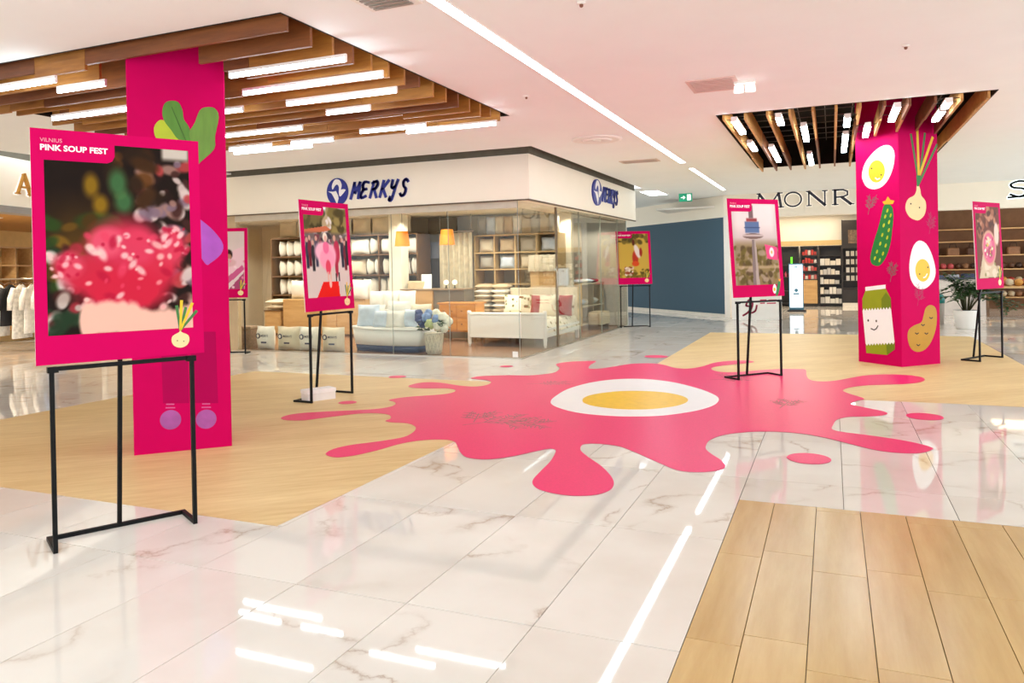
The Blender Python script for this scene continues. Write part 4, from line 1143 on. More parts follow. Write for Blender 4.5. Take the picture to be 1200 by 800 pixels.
# blue wall at 45 degrees, its cream bulkhead, the white jamb
def wall45(x0, y0, x1, y1, z0, z1, th, name, m):
    l = math.hypot(x1 - x0, y1 - y0)
    return struct(MB().box(0, l, 0, th, z0, z1).build(name, m, None, (x0, y0, 0), math.atan2(y1 - y0, x1 - x0)))
wb = wall45(-13.0, 31.3, -2.62, 20.92, 0, 2.67, .15, 'wall_blue', BLUE)
wall45(-13.0, 31.3, -2.62, 20.92, 2.67, H, .15, 'wall_bulkhead', CREAM)
wall45(-13.0, 31.24, -2.66, 20.90, 0, 0.09, .04, 'baseboard_blue', mat('base_cream', (230, 220, 206), .5))
struct(MB().box(-2.64, -2.50, 20.85, 21.2, 0, FB + .2).build('wall_jamb', WHITE))
wr = struct(MB().box(-2.64, 9.0, 20.9, 21.2, 2.62, H).build('wall_right_fascia', CREAM))
wr2 = struct(MB().box(-13.75, -4.56, 17.98, 18.1, 0, H + .7).build('wall_shop_end', mat('grey_end', (196, 188, 174), .7)))

# light at the far end of the shop's ceiling gap
t = thing('recess_lamp', 'bright recessed lamp at the far end of the shop fascia', 'lamp', (-4.1, 19.1, H))
MB().box(-.22, .22, -.6, .6, -.012, -.004).build('diffuser', STRIPM, t)
f_ = MB(); f_.box(-.25, -.22, -.63, .63, -.016, 0); f_.box(.22, .25, -.63, .63, -.016, 0); f_.box(-.22, .22, -.63, -.6, -.016, 0); f_.box(-.22, .22, .6, .63, -.016, 0); f_.build('frame', WHITE, t)

# serif letters over the perfume shop
SER = {'M': ([[(.0, 0), (.08, 1)], ([(.08, 1), (.42, .05)], 1.7), [(.42, .05), (.76, 1)], ([(.76, 1), (.84, 0)], 1.7)], [(-.06, .1, 0), (.74, .94, 0), (0, .12, 1), (.74, .9, 1)]),
       'O': ([[(0.42 + .40 * math.cos(a * math.pi / 12), .5 + .5 * math.sin(a * math.pi / 12)) for a in range(25)]], []),
       'N': ([[(.05, 0), (.05, 1)], ([(.05, 1), (.70, 0)], 1.7), [(.70, 0), (.70, 1)]], [(-.05, .15, 0), (-.05, .08, 1), (.60, .80, 1)]),
       'R': ([([(.06, 0), (.06, 1)], 1.7), [(.06, 1), (.38, 1), (.55, .88), (.55, .64), (.38, .52), (.06, .50)], ([(.32, .5), (.68, 0)], 1.7)], [(-.06, .18, 0), (.60, .80, 0), (-.05, .1, 1)]),
       'A': ([[(0, 0), (.40, 1)], ([(.40, 1), (.80, 0)], 1.7), [(.14, .34), (.66, .34)]], [(-.1, .1, 0), (.68, .92, 0)]),
       'L': ([([(.06, 0), (.06, 1)], 1.7), [(.06, 0), (.60, 0), (.62, .2)]], [(-.05, .18, 1)]),
       'D': ([([(.06, 0), (.06, 1)], 1.7), [(.06, 1), (.36, 1), (.66, .8), (.74, .5), (.66, .2), (.36, 0), (.06, 0)]], [])}
def serif_letter(parent, ch, x, z, w, h, sw, depth, m, halo=None):
    pol, ser = SER[ch]
    def build(swk, y0, y1, mm, nm):
        mb = MB(); P = []
        for p in pol:
            k = 1.0
            if isinstance(p, tuple): p, k = p
            P.append(([(x + u * w, z + v * h) for u, v in p], sw * k * 1.0 + swk))
        for a, b, v in ser:
            P.append(([(x + a * w, z + v * h), (x + b * w, z + v * h)], sw * .7 + swk))
        strokes(mb, P, sw, y0, y1)
        return mb.build(nm, mm, parent)
    build(0, -depth, -.02, m, 'letter')
    if halo: build(.018, -.018, 0, halo, 'letter_halo')
HALO = emitter('sign_halo', (255, 246, 230), 1.1)
t = thing('shop_sign', 'dark serif letters with a pale glow over the perfume shop', 'sign', (0, 20.9, 0))
for ch, x, w in (('M', -1.78, .70), ('O', -1.11, .50), ('N', -.55, .58), ('R', .06, .58), ('O', .60, .50)):
    serif_letter(t, ch, x, 2.87, w, .36, .040, .05, mat('sign_dark', (38, 40, 56), .4), HALO)
t = thing('shop_sign', 'black looping script letter with a white glow at the right edge', 'sign', (4.0, 20.9, 3.02))
sw_ = curve_pts([(-.16, -.10), (.02, -.16), (.16, -.08), (.10, .02), (-.10, .06), (-.14, .14), (.02, .20), (.20, .17)], 5)
strokes(MB(), [sw_, [(-.20, -.17), (.30, -.14)]], .045, -.05, -.02).build('letter', BLACK, t)
strokes(MB(), [sw_, [(-.20, -.17), (.30, -.14)]], .066, -.018, 0).build('letter_halo', emitter('sign_halo_white', (236, 255, 250), 2.2), t)

# ------------------------------------------------------------------ perfume shop behind the right fascia
PW = mat('perfume_wall', (240, 232, 218), .7, .02)
DK = mat('dark_cabinet', (44, 38, 36), .4, .1)
struct(MB().box(-4.4, 2.6, 27.0, 27.2, 0, 3.1).build('wall_perfume_back', PW))
struct(MB().box(-4.5, -4.4, 22.8, 27.2, 0, 3.1).build('wall_perfume_left', PW))
struct(MB().box(2.0, 2.1, 21.2, 27.2, 0, 3.1).build('wall_perfume_right', PW))
struct(MB().box(-4.5, 9.0, 21.2, 28.6, 2.95, 3.0).build('ceiling_right_shops', mat('shop_ceiling2', (238, 232, 222), .8)))
def shop_light(x, y, z, wx, wy, label, m=SHOPM):
    t = thing('light_panel', label, 'light', (x, y, z))
    MB().box(-wx, wx, -wy, wy, -.02, -.008).build('diffuser', m, t)
    MB().box(-wx - .02, wx + .02, -wy - .02, wy + .02, -.008, 0).build('frame', WHITE, t)
shop_light(-1.2, 23.6, 2.95, 1.0, .9, 'square light panel in the perfume shop ceiling')
shop_light(-.6, 26.2, 2.95, 1.2, .25, 'light panel over the perfume shelves')
shop_light(4.6, 23.6, 2.95, .7, .5, 'light panel in the ceiling of the shop at the right edge', emitter('dim_panel', (255, 222, 180), 5.0))
def fill_downlight(x, y, z, label, watts, rgb=(1.0, .93, .82)):  # unseen spots added to light the shops; cone keeps reflections off the floor
    t = thing('fill_downlight', label, 'light', (x, y, z), 0, 'added fill lights of the shops')
    MB().lathe([(.085, 0), (.085, -.012), (.066, -.016), (.062, -.006)], 0, 0, 18).build('ring', WHITE, t)
    MB().lathe([(.001, -.005), (.062, -.006)], 0, 0, 18, cap=False).build('lens', SHOPM, t)
    ld = bpy.data.lights.new('fill_bulb', 'SPOT'); ld.energy = watts; ld.color = rgb; ld.shadow_soft_size = .06
    ld.spot_size = math.radians(146); ld.spot_blend = .35
    lo = bpy.data.objects.new('bulb', ld); COL.objects.link(lo); lo.parent = t; lo.location = (0, 0, -.03)
col_w = ['far left', 'left', 'middle left', 'middle', 'middle right', 'right']
row_w = ['front', 'back']
for j, y in enumerate((12.2, 13.9)):
    for i, x in enumerate((-12.4, -10.9, -9.5, -8.1, -6.7, -5.3)):
        fill_downlight(x, y, 2.62, 'unseen added fill light in the bed shop ceiling, %s row, %s' % (row_w[j], col_w[i]), SHOP)
for i, y in enumerate((15.4, 17.2)):
    fill_downlight(-5.2, y, 2.62, 'unseen added fill light in the bed shop ceiling behind the side glass, %s one' % ('near', 'far')[i], SHOP)

def shelf_unit(name, label, loc, w, d, h, zs, back, m, rz=0, sides=True, cat='shelf'):
    t = thing(name, label, cat, loc, rz)
    if sides:
        MB().box(-w / 2, -w / 2 + .03, 0, d, 0, h).build('side_panel', m, t); MB().box(w / 2 - .03, w / 2, 0, d, 0, h).build('side_panel', m, t)
    if back: MB().box(-w / 2 + .03, w / 2 - .03, d - .015, d, 0, h).build('back_panel', back, t)
    for z in zs:
        MB().box(-w / 2 + .03, w / 2 - .03, 0, d - .015, z - .03, z).build('shelf_board', m, t)
    return t
shelf_unit('display_shelf', 'black perfume shelf filled with white boxes', (-.05, 26.45, 0), .70, .40, 1.95, [.10, .40, .72, 1.02, 1.32, 1.64, 1.95], DK, DK)
bm = [mat('carton_white', (246, 242, 236), .5), mat('carton_ivory', (236, 226, 212), .5), mat('carton_grey', (206, 202, 200), .5)]
r2 = random.Random(5)
for zi, zz in enumerate((.10, .40, .72, 1.02, 1.32)):
    x = -.36; k = -1
    while x < .20:
        k += 1
        w = r2.uniform(.08, .16); hh = r2.uniform(.12, .22)
        o = MB().cbox(-w / 2, w / 2, -.06, .06, 0, hh, .004).build('perfume_box', bm[r2.randrange(3)], None, (x + w / 2, 26.45 + r2.uniform(.08, .14), zz))
        tag(o, 'white perfume box, %s of the %s row on the black shelf' % (ORD[k], ['lowest', 'second lowest', 'middle', 'second highest', 'top'][zi]), 'box', 'perfume boxes on the black shelf, row %s' % 'abcde'[zi])
        x += w + .012
shelf_unit('display_shelf', 'perfume shelf with red packs above a tan drawer', (-.68, 26.45, 0), .54, .40, 1.95, [.88, 1.15, 1.40, 1.66, 1.95], mat('teal_back', (150, 160, 160), .5), DK)
t = thing('drawer_cabinet', 'tan wooden cabinet under the red perfume packs', 'cabinet', (-.68, 26.40, 0))
MB().cbox(-.235, .235, 0.0, .42, 0.10, .85, .004).build('body', TANWOOD, t)
MB().box(-.215, .215, -.012, 0, .14, .81).build('door', TANWOOD, t); MB().box(-.235, .235, .03, .4, 0, .10).build('plinth', DK, t)
rm = [mat('pack_red', (206, 60, 52), .5), mat('pack_pink', (220, 120, 116), .5), mat('pack_white', (238, 226, 220), .5)]
for zi, zz in enumerate((.88, 1.15, 1.40, 1.66)):
    for k in range(5):
        hh = r2.uniform(.10, .18)
        o = MB().cbox(-.038, .038, -.05, .05, 0, hh, .004).build('perfume_box', rm[0 if zi in (2, 3) and r2.random() < .8 else r2.randrange(3)], None, (-.86 + .09 * k, 26.57, zz))
        tag(o, 'small coloured perfume pack above the tan cabinet, %s row, %s from the left' % (['bottom', 'second', 'third', 'top'][zi], ORD[k]), 'box', 'coloured packs, row %s' % 'abcd'[zi])
t = shelf_unit('wall_niche', 'tall dark wall panel with a picture and niche shelves', (.60, 26.40, 0), .62, .45, 2.75, [.60, .82, 1.08, 1.34, 1.60], None, DK)
MB().box(-.31, .31, .30, .45, 0, 2.75).build('back_panel', DK, t); MB().box(-.28, .28, 0, .3, .02, .56).build('base_panel', DK, t); MB().box(-.28, .28, 0, .3, 1.84, 2.72).build('top_panel', DK, t)
MB().box(-.12, .14, -.012, 0, 2.0, 2.42).build('picture', mat('niche_picture', (120, 96, 74), .3, .5, 18), t)
MB().box(-.31, .31, -.04, 0, 0, .12).build('plinth', WHITE, t)
for zi, zz in enumerate((.82, 1.08, 1.34, 1.60)):
    for k in range(3):
        o = MB().cbox(-.05, .05, -.05, .05, 0, .16, .004).build('perfume_box', bm[k % 3], None, (.46 + .14 * k, 26.56, zz))
        tag(o, 'pale box in the dark wall niche, %s shelf, %s' % (['lowest', 'second', 'third', 'top'][zi], ['left', 'middle', 'right'][k]), 'box', 'niche boxes, shelf %s' % 'abcd'[zi])
# dim shelf with green bottles at the left of the perfume shop
shelf_unit('display_shelf', 'dark perfume shelf left of the red packs with a green light', (-1.42, 26.5, 0), .84, .38, 1.95, [.10, .5, .95, 1.35, 1.95], DK, DK)
tag(MB().box(-.03, .03, 0, .05, 0, .26).build('green_lamp', emitter('green_lamp', (120, 236, 60), 1.5), None, (-1.22, 26.56, 1.35)), 'small glowing green strip on the dark perfume shelf', 'lamp')
for k in range(6):
    tag(MB().lathe([(.03, 0), (.034, .01), (.034, .13), (.012, .15), (.012, .18)], 0, 0, 10).build('bottle', mat('bottle_rose', (206, 90, 110), .2), None, (-1.74 + .11 * k, 26.62, .95)), 'rose bottle on the dark perfume shelf, %s from the left' % ORD[k], 'bottle', 'rose bottles')
MB().box(-1.95, .3, 26.42, 26.5, 1.96, 2.12).build('trim_1', mat('gold_header', (206, 176, 120), .4)).__setitem__('kind', 'structure')
# lit information stele
t = thing('information_stele', 'tall bright white screen stele on a dark foot in the perfume shop', 'stele', (-.975, 23.7, 0), math.radians(4))
MB().box(-.20, .20, -.03, .03, .05, 1.40).build('frame', mat('stele_frame', (60, 120, 150), .4), t)
MB().box(-.18, .18, -.034, -.03, .12, 1.37).build('screen', emitter('stele_screen', (236, 248, 255), 1.5), t)
MB().box(-.26, .26, -.12, .12, 0, .05).build('foot', DK, t)
bw = MB(); bw.plate(ell(0, .62, .05, .05, 14), -.036, -.034); bw.plate([(-.08, .50), (.08, .50), (.08, .54), (-.08, .54)], -.036, -.034); bw.plate([(-.04, 1.28), (.04, 1.28), (.04, 1.31), (-.04, 1.31)], -.036, -.034)
bw.build('screen_mark', mat('stele_blue', (70, 130, 160), .5), t)
# white promotion counter in front of the jamb
t = thing('promotion_counter', 'white promotion counter with pink script behind the tower poster', 'counter', (-1.80, 20.3, 0))
MB().cbox(-.60, .60, 0, .40, 0, .86, .01).build('body', WHITE, t); MB().cbox(-.63, .63, -.03, .43, .86, .90, .006).build('top', WHITE, t)
pk_ = mat('promo_pink', (190, 40, 80), .5)
strokes(MB(), [curve_pts([(-.32, .10), (-.20, .18), (-.12, .32), (-.24, .36), (-.16, .50), (-.08, .40), (-.14, .18), (-.02, .22), (.02, .36)], 4)], .045, -.003, 0).build('script_print', pk_, t)
for k, (x, z, w) in enumerate(((.10, .48, .16), (.30, .48, .20), (.10, .40, .12), (.26, .40, .22))):
    MB().plate([(x, z), (x + w, z + .006), (x + w, z + .036), (x, z + .03)], -.003, 0).build('script_print', pk_, t)

# ------------------------------------------------------------------ shop at the right edge, dim
BR = mat('dim_brown_wall', (140, 104, 76), .8, .1)
struct(MB().box(2.1, 9.0, 26.0, 26.2, 0, 3.0).build('wall_right_back', BR))
t = shelf_unit('goods_shelf', 'long brown goods shelf along the back of the dim right shop', (4.4, 25.2, 0), 4.4, .6, 2.3, [.35, .75, 1.15, 1.55, 1.95, 2.3], BR, TANWOOD)
gm = [mat('goods_%d' % i, c_, .6, .15, 9) for i, c_ in enumerate(((176, 60, 50), (210, 150, 70), (90, 60, 44), (206, 190, 160), (60, 44, 40), (150, 110, 80), (200, 90, 96)))]
GN = ['red', 'ochre', 'brown', 'cream', 'black', 'tan', 'rose']
for zi, zz in enumerate((.35, .75, 1.15)):
    for k in range(20):
        gi = r2.randrange(7)
        o = MB().ball(0, 0, .085, .088, .10, .085, 9, 6, lump=.16, seed=k + zi * 20).build('goods_item', gm[gi], None, (2.62 + .187 * k, 25.45, zz))
        tag(o, '%s round item, %s of the %s row on the dim goods shelf' % (GN[gi], ORD[k], ['low', 'middle', 'upper'][zi]), 'goods', 'coloured goods in the dim shop, row %s' % 'abc'[zi])
for k in range(7):
    t = thing('handbag', '%s handbag on the top board of the dim goods shelf, %s from the left' % (('black', 'tan', 'brown')[k % 3], ORD[k]), 'bag', (2.75 + .5 * k, 25.5, 1.55), 0, 'handbags in the dim shop')
    MB().cbox(-.16, .16, -.07, .07, 0, .22, .03).build('body', gm[(4, 5, 2)[k % 3]], t)
    MB().tube([(-.09, 0, .21), (-.07, 0, .33), (.07, 0, .33), (.09, 0, .21)], .010, 6).build('handle', gm[4], t)
t = thing('sales_counter', 'pale sales counter behind the potted plant', 'counter', (2.95, 22.6, 0))
MB().cbox(-.65, .65, 0, .5, 0, .92, .01).build('body', mat('counter_grey', (224, 214, 206), .5), t); MB().cbox(-.70, .70, -.05, .55, .92, .97, .01).build('top', mat('counter_top', (70, 74, 92), .4), t)
t = thing('goods_table', 'low table with coloured goods in front of the dim shop', 'table', (4.2, 22.4, 0))
MB().cbox(-.7, .7, -.35, .35, .70, .75, .008).build('top', TANWOOD, t)
for sx in (-.64, .64):
    for sy in (-.3, .3): MB().box(sx - .025, sx + .025, sy - .025, sy + .025, 0, .70).build('leg', BROWNSH, t)
for k in range(12):
    tag(MB().ball(0, 0, .09, .10, .10, .09, 9, 6, lump=.15, seed=k + 90).build('goods_item', gm[(0, 6, 3, 1, 5)[k % 5]], None, (3.65 + .2 * (k % 6), 22.25 + .28 * (k // 6), .75)), '%s round item on the low table, %s row, %s from the left' % (('red', 'rose', 'cream', 'ochre', 'tan')[k % 5], ('front', 'back')[k // 6], ORD[k % 6]), 'goods', 'goods on the low table')

for k in range(3):
    tag(MB().cbox(-.13, .13, -.09, .09, 0, .05 + .02 * k, .006).build('paper_bundle', mat('bundle_%d' % k, ((90, 100, 140), (190, 190, 200), (60, 66, 96))[k], .7), None, (2.55 + .34 * k, 22.8, .97), .2 * k), '%s bundle of papers on the pale sales counter' % ('blue', 'grey', 'navy')[k], 'papers')
shop_light(3.4, 21.9, 2.95, .5, .12, 'narrow white light panel inside the right shop entrance', emitter('cool_panel', (240, 248, 250), 4.0))
# potted plant
t = thing('potted_plant', 'bushy green plant in a white pot behind the right poster', 'plant', (2.56, 18.3, 0))
MB().lathe([(.19, 0), (.205, .02), (.24, .36), (.245, .38), (.215, .38), (.21, .34)], 0, 0, 24).build('pot', WHITE, t)
MB().lathe([(.0, .34), (.21, .345)], 0, 0, 16, cap=False).build('soil', mat('soil', (60, 44, 32), .9, .3, 30), t)
LF = mat('plant_leaf', (46, 84, 34), .5, .35, 3)
sm_ = MB(); lf = MB(); r3 = random.Random(21)
for k in range(44):
    a = r3.uniform(0, 6.28); rr_ = r3.uniform(.15, .72); hh = r3.uniform(.35, .80) - .35 * max(0, rr_ - .4)
    tip = (rr_ * math.cos(a), rr_ * math.sin(a), .38 + hh * (1 if rr_ < .45 else .5))
    mid = (tip[0] * .4, tip[1] * .4, .38 + hh * .7)
    if k % 6 == 0: a, tip, mid = .1 * k / 6 - .3, (.62 + .01 * k, -.1 + .012 * k, .30 + .004 * k), (.34, -.04 + .005 * k, .80)
    sm_.tube([(0.05 * math.cos(a), .05 * math.sin(a), .35), mid, tip], [.008, .006, .003], 5)
    for q in range(18):
        f = q / 17
        bx = [mid[i] * (1 - f) + tip[i] * f for i in range(3)]
        da = a + (1 if q % 2 else -1) * r3.uniform(.6, 1.4); L_ = r3.uniform(.09, .17)
        dx, dy, dz = L_ * math.cos(da), L_ * math.sin(da), r3.uniform(-.06, .03)
        w = .036
        px, py = -math.sin(da) * w, math.cos(da) * w
        lf.add([bx, (bx[0] + dx * .5 + px, bx[1] + dy * .5 + py, bx[2] + dz * .3 + .01), (bx[0] + dx, bx[1] + dy, bx[2] + dz), (bx[0] + dx * .5 - px, bx[1] + dy * .5 - py, bx[2] + dz * .3 + .01)], [(0, 1, 2, 3)])
sm_.build('stem', mat('plant_stem', (70, 70, 36), .7), t)
stuff(lf.build('foliage', LF, t))
t = thing('waste_bin', 'teal bin with a rounded lid beside the right pillar', 'bin', (2.15, 19.4, 0))
MB().lathe([(.13, 0), (.15, .45), (.15, .47)], 0, 0, 16).build('body', mat('bin_grey', (160, 150, 140), .5), t); MB().lathe([(.155, .47), (.155, .60), (.10, .68), (.02, .70)], 0, 0, 16).build('lid', mat('bin_teal', (0, 110, 106), .4), t)

# ------------------------------------------------------------------ clothes shop at the left edge
AD = math.atan2(.954, -.301)                 # its front runs away to the back left; local -y looks at the walkway
al = struct(MB().box(-5.0, 6.0, 0, .25, 2.50, H - .02).build('wall_left_fascia', CREAM, None, (-11.3, 7.6, 0), AD))
MB().box(-5.0, 6.0, 0.03, .25, H - .02, H + .7).build('upper_band', DARKGAP, al)
MB().box(-5.0, 6.0, -.02, .27, 2.40, 2.50).build('lower_band', mat('grey_rail', (150, 146, 142), .4), al)
t = thing('shop_sign', 'gold serif letters with a white glow over the clothes shop at the left edge', 'sign', (-11.3, 7.6, 0), AD)
gold = mat('sign_gold', (196, 140, 62), .3, .1, metal=.4)
for ch, u in (('A', .16), ('L', .56), ('D', .88), ('O', 1.26)):
    serif_letter(t, ch, u, 2.70, .34, .30, .03, .06, gold, HALO)
cl = struct(MB().box(-5, 14, .25, 9.0, 2.62, 2.70).build('ceiling_left_shop', mat('left_ceiling', (196, 146, 78), .7), None, (-11.3, 7.6, 0), AD))
struct(MB().box(-5, 14, 6.2, 6.4, 0, 2.62).build('wall_left_shop', mat('left_wall', (226, 188, 116), .7, .05), None, (-11.3, 7.6, 0), AD))
def loc_al(u, v):
    return (-11.3 + u * -.301 + v * -.954, 7.6 + u * .954 + v * -.301)
x_, y_ = loc_al(1.0, 3.0)
for i, (u_, v_) in enumerate(((.5, 1.5), (2.0, 2.5), (3.5, 3.0), (1.0, 4.5))):
    x_, y_ = loc_al(u_, v_)
    fill_downlight(x_, y_, 2.62, 'unseen warm fill light added in the clothes shop ceiling, %s from the entrance' % ('first', 'second', 'third', 'fourth')[i], 130, (1, .88, .66))  # added out of view to brighten the clothes shop interior
x_, y_ = loc_al(4.6, 3.9)
t = shelf_unit('wall_shelf', 'warm lit cubby shelf on the back wall of the clothes shop', (x_, y_, 0), 3.0, .35, 2.1, [.3, .7, 1.1, 1.4, 1.7, 2.1], mat('cream_back', (232, 206, 150), .6), TANWOOD, AD)
for k in range(1, 6):
    MB().box(-1.5 + .5 * k - .012, -1.5 + .5 * k + .012, 0.005, .33, 0.3, 2.07).build('divider', TANWOOD, t)
# rail with hanging clothes
RX, RY = -14.35, 10.15
RA = math.radians(38)
t = thing('clothes_rail', 'low metal clothes rail in the shop at the left edge', 'clothes rail', (RX, RY, 0), RA)
for sx in (-1, 1):
    MB().tube([(sx * .75, 0, 0.03), (sx * .75, 0, 1.40)], .014).build('upright', MATS['steel'], t)
    MB().tube([(sx * .75, -.25, .02), (sx * .75, .25, .02)], .014).build('foot', MATS['steel'], t)
MB().tube([(-.78, 0, 1.40), (.78, 0, 1.40)], .013).build('rail', MATS['steel'], t)
MB().tube([(-.75, 0, .18), (.75, 0, .18)], .012).build('lower_rail', MATS['steel'], t)
gmats = [mat('blouse_white', (236, 232, 226), .9, .14, 14), mat('blouse_pattern', (226, 224, 218), .9, .30, 12), mat('shirt_blue', (120, 144, 180), .9, .1), mat('coat_black', (30, 30, 34), .9, .1), mat('skirt_brown', (150, 110, 80), .9, .1)]
def garment(x, m, length, label, seed):
    q = random.Random(seed)
    ca, sa = math.cos(RA), math.sin(RA)
    g = thing('hanging_garment', label, 'garment', (RX + x * ca, RY + x * sa, 0), RA + math.radians(68), 'clothes on the rail')
    mb = MB(); seg = 16; rows = 9; vs = []
    for j in range(rows):
        f = j / (rows - 1)
        z = 1.30 - length * f
        hw = (.10 + .12 * min(1, f * 5)) * (1 + .18 * f); th = .03 + .025 * f
        for k in range(seg):
            a = 2 * math.pi * k / seg
            wv = 1 + .10 * f * math.sin(5 * a + seed)
            vs.append((hw * wv * math.cos(a), th * wv * math.sin(a), z - (.05 * abs(math.cos(a)) if j == 0 else 0)))
    fs = [(i * seg + k, (i + 1) * seg + k, (i + 1) * seg + (k + 1) % seg, i * seg + (k + 1) % seg) for i in range(rows - 1) for k in range(seg)]
    fs.append(tuple(range(seg)))
    mb.add(vs, fs, 0, True)
    for s_ in (-1, 1):
        mb.tube([(s_ * .19, 0, 1.22), (s_ * .27, .01, 1.02), (s_ * .28, .02, .80)], [.045, .05, .045], 8)
    mb.build('cloth', m, g)
    MB().tube([(-.17, 0, 1.29), (0, 0, 1.335), (.17, 0, 1.29)], .008, 6).tube([(0, 0, 1.335), (0, 0, 1.385), (0.02, 0, 1.41), (0.035, 0, 1.40)], .004, 6).build('hanger', BROWNSH, g)
for k, (x, mi, l_, lb) in enumerate(((-.62, 0, 1.0, 'white long blouse at the near end of the rail'), (-.42, 3, .8, 'black coat between the white blouses'), (-.24, 1, 1.05, 'white patterned dress on the rail'),
                                   (-.04, 0, .95, 'plain white dress in the middle of the rail'), (.16, 1, .9, 'pale patterned blouse on the rail'), (.36, 2, .95, 'pale blue shirt beside the pale patterned blouse'), (.56, 4, .8, 'brown skirt at the far end of the rail'))):
    garment(x, gmats[mi], l_, lb, k)

# ------------------------------------------------------------------ inside the bed shop
def tagp(o, label, cat, group=None):
    return tag(o, label, cat, group)
# pillow shelf along the left back
t = shelf_unit('pillow_shelf', 'long brown wall shelf stacked with white pillows in the bed shop', (-10.35, 14.6, 0), 4.0, .6, 2.24, [.90, 1.34, 1.80, 2.24], mat('shelf_back', (176, 156, 126), .7), BROWNSH)
for k in (1, 2, 3):
    MB().box(-2.0 + 1.0 * k - .015, -2.0 + 1.0 * k + .015, .01, .58, .90, 2.21).build('divider', BROWNSH, t)
pme = {}
def pillow_obj(name, w, h, th, m, loc, rz=0, flat=False, tilt=0, seed=0, extra=None):
    key = (round(w, 3), round(h, 3), round(th, 3), flat, m.name, seed % 4)
    if key not in pme:
        pme[key] = MB().pillow(w, h, th, 0, 0, (th / 2 if flat else h / 2), flat, 8, 0, seed % 4).mesh(name, m)
    o = put(name, pme[key], None, loc)
    o.rotation_euler = (tilt, 0, rz)
    return o
rows = [(.90, 'lowest'), (1.34, 'second'), (1.80, 'third'), (2.24, 'top')]
r4 = random.Random(9)
for zi, (zz, nm) in enumerate(rows):
    x = -12.22; ne = nf = 0
    while x < -8.55:
        upright = (x > -11.0 and r4.random() < .5) if zi < 3 else True
        if zi < 3 and not upright or (zi < 3 and x < -11.4):
            w, h, th = .38, .36, .20            # set on edge: the rounded end shows
            o = pillow_obj('pillow', w, h, th, FABRICW, (x + .11, 14.84, zz), math.pi / 2, seed=r4.randrange(4)); x += .215
            lb = 'white pillow on edge, %s on the %s shelf of the pillow wall' % (ORD[ne], nm); ne += 1; gp = 'edgewise pillows, %s shelf' % nm
        else:
            w, h, th = .50, (.36 if zi < 3 else .42), .2
            if x + w > -8.4: break
            o = pillow_obj('pillow', w, h, th, FABRICW if r4.random() < .7 else FABRICC, (x + w / 2, 14.78, zz), 0, seed=r4.randrange(4)); x += w + .02
            lb = 'packed pillow facing out, %s on the %s shelf of the pillow wall' % (ORD[nf], nm); nf += 1; gp = 'facing pillows, %s shelf' % nm
        tag(o, lb, 'pillow', gp)
# tan cabinets under it with folded bedding on top
t = thing('low_cabinet', 'wide tan cabinet standing before the pillow wall', 'cabinet', (-10.35, 13.9, 0))
MB().cbox(-1.1, 1.1, 0, .55, .06, .82, .006).build('body', TANWOOD, t)
for k in range(3): MB().box(-1.08 + .73 * k, -1.08 + .70 + .73 * k, -.015, 0, .10, .80).build('door', TANWOOD, t)
MB().box(-1.05, 1.05, .03, .5, 0, .06).build('plinth', BROWNSH, t)
t = thing('low_cabinet', 'narrow tan cabinet at the left end of the bed shop', 'cabinet', (-11.75, 13.9, 0))
MB().cbox(-.22, .22, 0, .55, .05, .55, .006).build('body', TANWOOD, t); MB().box(-.2, .2, -.015, 0, .09, .53).build('door', TANWOOD, t); MB().box(-.2, .2, .03, .5, 0, .05).build('plinth', BROWNSH, t)
MB().cbox(-.23, .23, -.02, .56, .55, .57, .004).build('top', BROWNSH, t)
for k in range(2):
    tag(pillow_obj('folded_duvet', .44, .5, .13, FABRICC, (-11.75, 14.15, .57 + .12 * k), 0, True, seed=k), 'folded cream duvet on the narrow tan cabinet, %s one' % ('lower', 'upper')[k], 'duvet')
for k in range(4):
    tag(pillow_obj('packed_duvet', .52, .42, .26, FABRICW, (-11.1 + .54 * k, 14.1, .82), 0, seed=k), 'white packed duvet on the wide tan cabinet, %s from the left' % ORD[k], 'duvet', 'packed duvets on the wide cabinet')
for k in range(2):
    tag(pillow_obj('packed_duvet', .5, .4, .24, FABRICW, (-9.95 + .55 * k, 13.85, .82), 0, tilt=-.15, seed=k + 1), 'shiny white bagged duvet at the right end of the cabinet, %s one' % ('left', 'right')[k], 'duvet', 'bagged duvets at the right end')
# row of white logo bags behind the glass
for k, (x0, x1) in enumerate(((-10.0, -9.62), (-9.52, -9.04), (-9.02, -8.60), (-8.52, -8.06))):
    w = x1 - x0
    t = thing('shop_bag', 'white padded bag with a small emblem behind the glass, %s' % ['leftmost of four', 'second from the left', 'third from the left', 'rightmost of four'][k], 'bag', ((x0 + x1) / 2, 11.42, 0), 0, 'white bags behind the front glass')
    MB().pillow(w * 1.06, .44, .24, 0, 0, .215, False, 8, 0, k).build('body', FABRICC if k % 2 else FABRICW, t)
    ex = -w * .22
    MB().plate(ell(ex, .255, .045, .05, 16), -.128, -.118).build('emblem_print', mat('bag_print', (72, 74, 100), .6), t)
    MB().plate(ell(ex, .255, .025, .03, 14), -.130, -.126).build('emblem_centre', FABRICW, t)
    put('name_print', text_mesh('MERKYS', w * .42, .04, 0, MATS['bag_print'], .01), t, (ex + .07, -.127, .24))
    MB().plate([(-.02, .12), (.10, .12), (.10, .15), (-.02, .15)], -.124, -.116).build('small_print', MATS['bag_print'], t)
t = thing('storage_basket', 'brown woven storage basket at the left end of the front glass', 'basket', (-10.28, 11.5, 0))
MB().cbox(-.14, .14, -.13, .13, 0, .38, .02).build('body', mat('basket_brown', (120, 96, 78), .9, .3, 30, .4), t); MB().cbox(-.15, .15, -.14, .14, .38, .42, .01).build('rim', mat('basket_rim', (150, 126, 104), .9, .2, 30), t)
